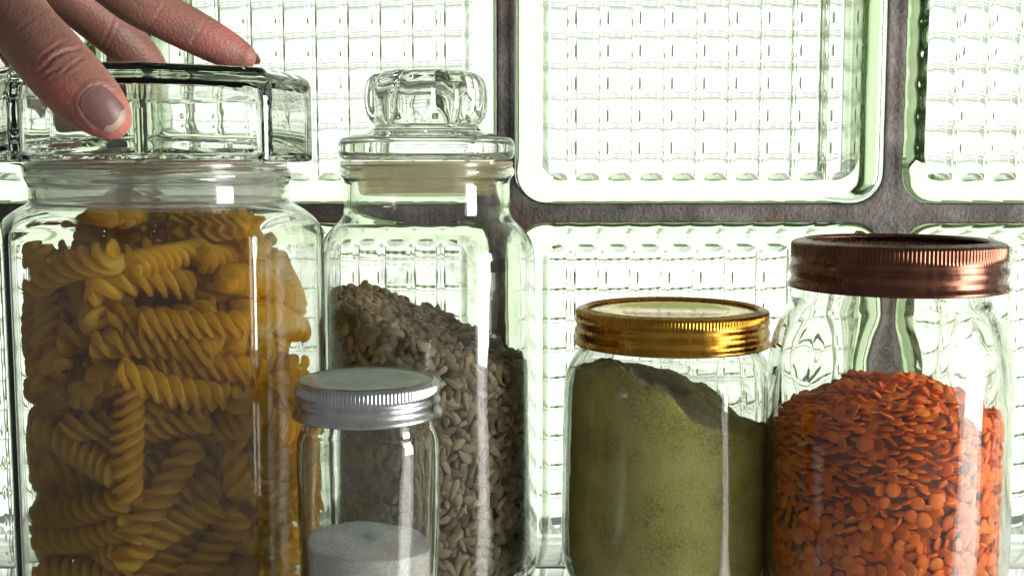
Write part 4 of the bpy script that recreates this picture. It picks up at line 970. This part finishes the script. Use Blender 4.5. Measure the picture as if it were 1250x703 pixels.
def crease(poly, w, depth, mask, ridge=.45):
    global co
    d, t = seg_dist(px, poly); k = np.sin(PI*np.clip(t*.86+.07, 0, 1))**.6
    prof_ = -np.exp(-(d/w)**2)+ridge*np.exp(-((d-w*2.1)/(w*1.3))**2)
    co += nr_*(depth*prof_*k*mask*np.minimum(1, face*2))[:, None]
# knuckle folds of the thumb
for poly, w, dp in (([(46, 78), (56, 66), (70, 56), (84, 49)], 1.5, .00055), ([(44, 92), (56, 82), (66, 71), (82, 63), (97, 60)], 1.8, .00085), ([(52, 99), (60, 90), (73, 84)], 1.4, .0006),
                    ([(76, 91), (84, 84), (92, 77), (101, 71)], 1.5, .00065), ([(60, 62), (72, 52), (80, 46)], 1.3, .0003), ([(82, 96), (92, 89), (100, 84)], 1.2, .0003), ([(56, 106), (64, 97), (74, 93)], 1.3, .0004),
                    ([(38, 76), (41, 88), (46, 100), (54, 112)], 1.6, .0004), ([(68, 76), (78, 70), (90, 67)], 1.1, .0003), ([(20, 40), (30, 30), (44, 22)], 1.8, .0002)):
    crease(poly, w, dp, thumb)
# finger joint folds
back = (co[:, 1] > .47)
for poly, w, dp in (([(172, 48), (186, 30), (200, 8)], 2.0, .0003), ([(122, 62), (133, 38), (141, 18)], 2.0, .0004), ([(126, 66), (139, 44), (148, 26)], 1.6, .0003), ([(228, 66), (236, 50), (250, 28)], 1.8, .00025), ([(176, 52), (190, 34), (205, 12)], 1.6, .0002)):
    crease(poly, w, dp, back, .3)
# nail bed: a dip framed by the skin fold round the nail
ax = np.array([.70, .714]); ay = np.array([-.714, .70]); nc = np.array([127.0, 133.0]); HL, HW = 29.0, 23.0
u = (px-nc)@ax; v = (px-nc)@ay
def nailr(u, v): return (np.abs(u/HL)**2.6+np.abs(v/HW)**2.6)**(1/2.6)
rr = nailr(u, v)
co += nr_*((.0005*np.exp(-((rr-1.14)/.10)**2)*(u < 10)-.0004*np.exp(-(rr/.98)**8))*thumb*face)[:, None]
hm.vertices.foreach_set('co', co.astype(np.float32).ravel()); hm.update()
hm.materials.clear(); hm.materials.append(M['skin']); hm.shade_smooth()
base = Vector(co.mean(0))
bvh = BVHTree.FromPolygons([Vector(c) for c in co], [tuple(p.vertices) for p in hm.polygons])
hm.transform(Matrix.Translation(-base))
hand = link('hand', hm, None, base)
tag(hand, "person's hand reaching from the upper left, thumb and fingertips gripping the large jar's glass lid", 'hand')
# nail plate: real curved sheet laid on the nail bed
NV, NF, NM = [], [], []; nu_, nv_ = 64, 44
eye = Vector((0, 0, CZ))
def hit(x, y):
    d = (P(x, y, .4)-eye).normalized(); h = bvh.ray_cast(eye, d)
    return h[0], h[1]
grid_ = {}
for j in range(nv_+1):
    for i in range(nu_+1):
        uu = -1+2*i/nu_; vv = -1+2*j/nv_
        # square -> superellipse
        k = max(abs(uu), abs(vv)); rn = (abs(uu)**2.8+abs(vv)**2.8)**(1/2.8)
        s = k/rn if rn > 0 else 0
        q = nc+ax*uu*s*HL*1.02+ay*vv*s*HW*.93
        h, nn_ = hit(q[0], q[1])
        if h is None: h, nn_ = hit(*(nc+(q-nc)*.9)); 
        hh = h if h is not None else P(q[0], q[1], .400)
        grid_[i, j] = len(NV); lift = .00055 + .0004*(1-k**4)
        NV.append(hh-base+Vector((0, -1, .1)).normalized()*lift)
for j in range(nv_):
    for i in range(nu_):
        NF.append((grid_[i, j], grid_[i+1, j], grid_[i+1, j+1], grid_[i, j+1])); vv = abs(-1+2*(j+.5)/nv_); NM.append(1 if i > nu_*.875-1.2*vv**3 else 0)
o = mesh('nail', NV, NF, [M['nail'], M['nail_edge']], hand)
o.data.polygons.foreach_set('material_index', np.array(NM, dtype=np.int32))
md = o.modifiers.new('sm', 'SMOOTH'); md.iterations = 4; md.factor = .5
# the index finger's nail just shows at its tip
nv0 = P(303, 66, .514)
V, Q_ = ellipsoid(.0062, .0050, .0008, 14, 8)
o = mesh('nail', V, Q_, M['nail_edge'], hand, nv0-base); o.rotation_euler = (math.radians(-35), math.radians(33), 0)
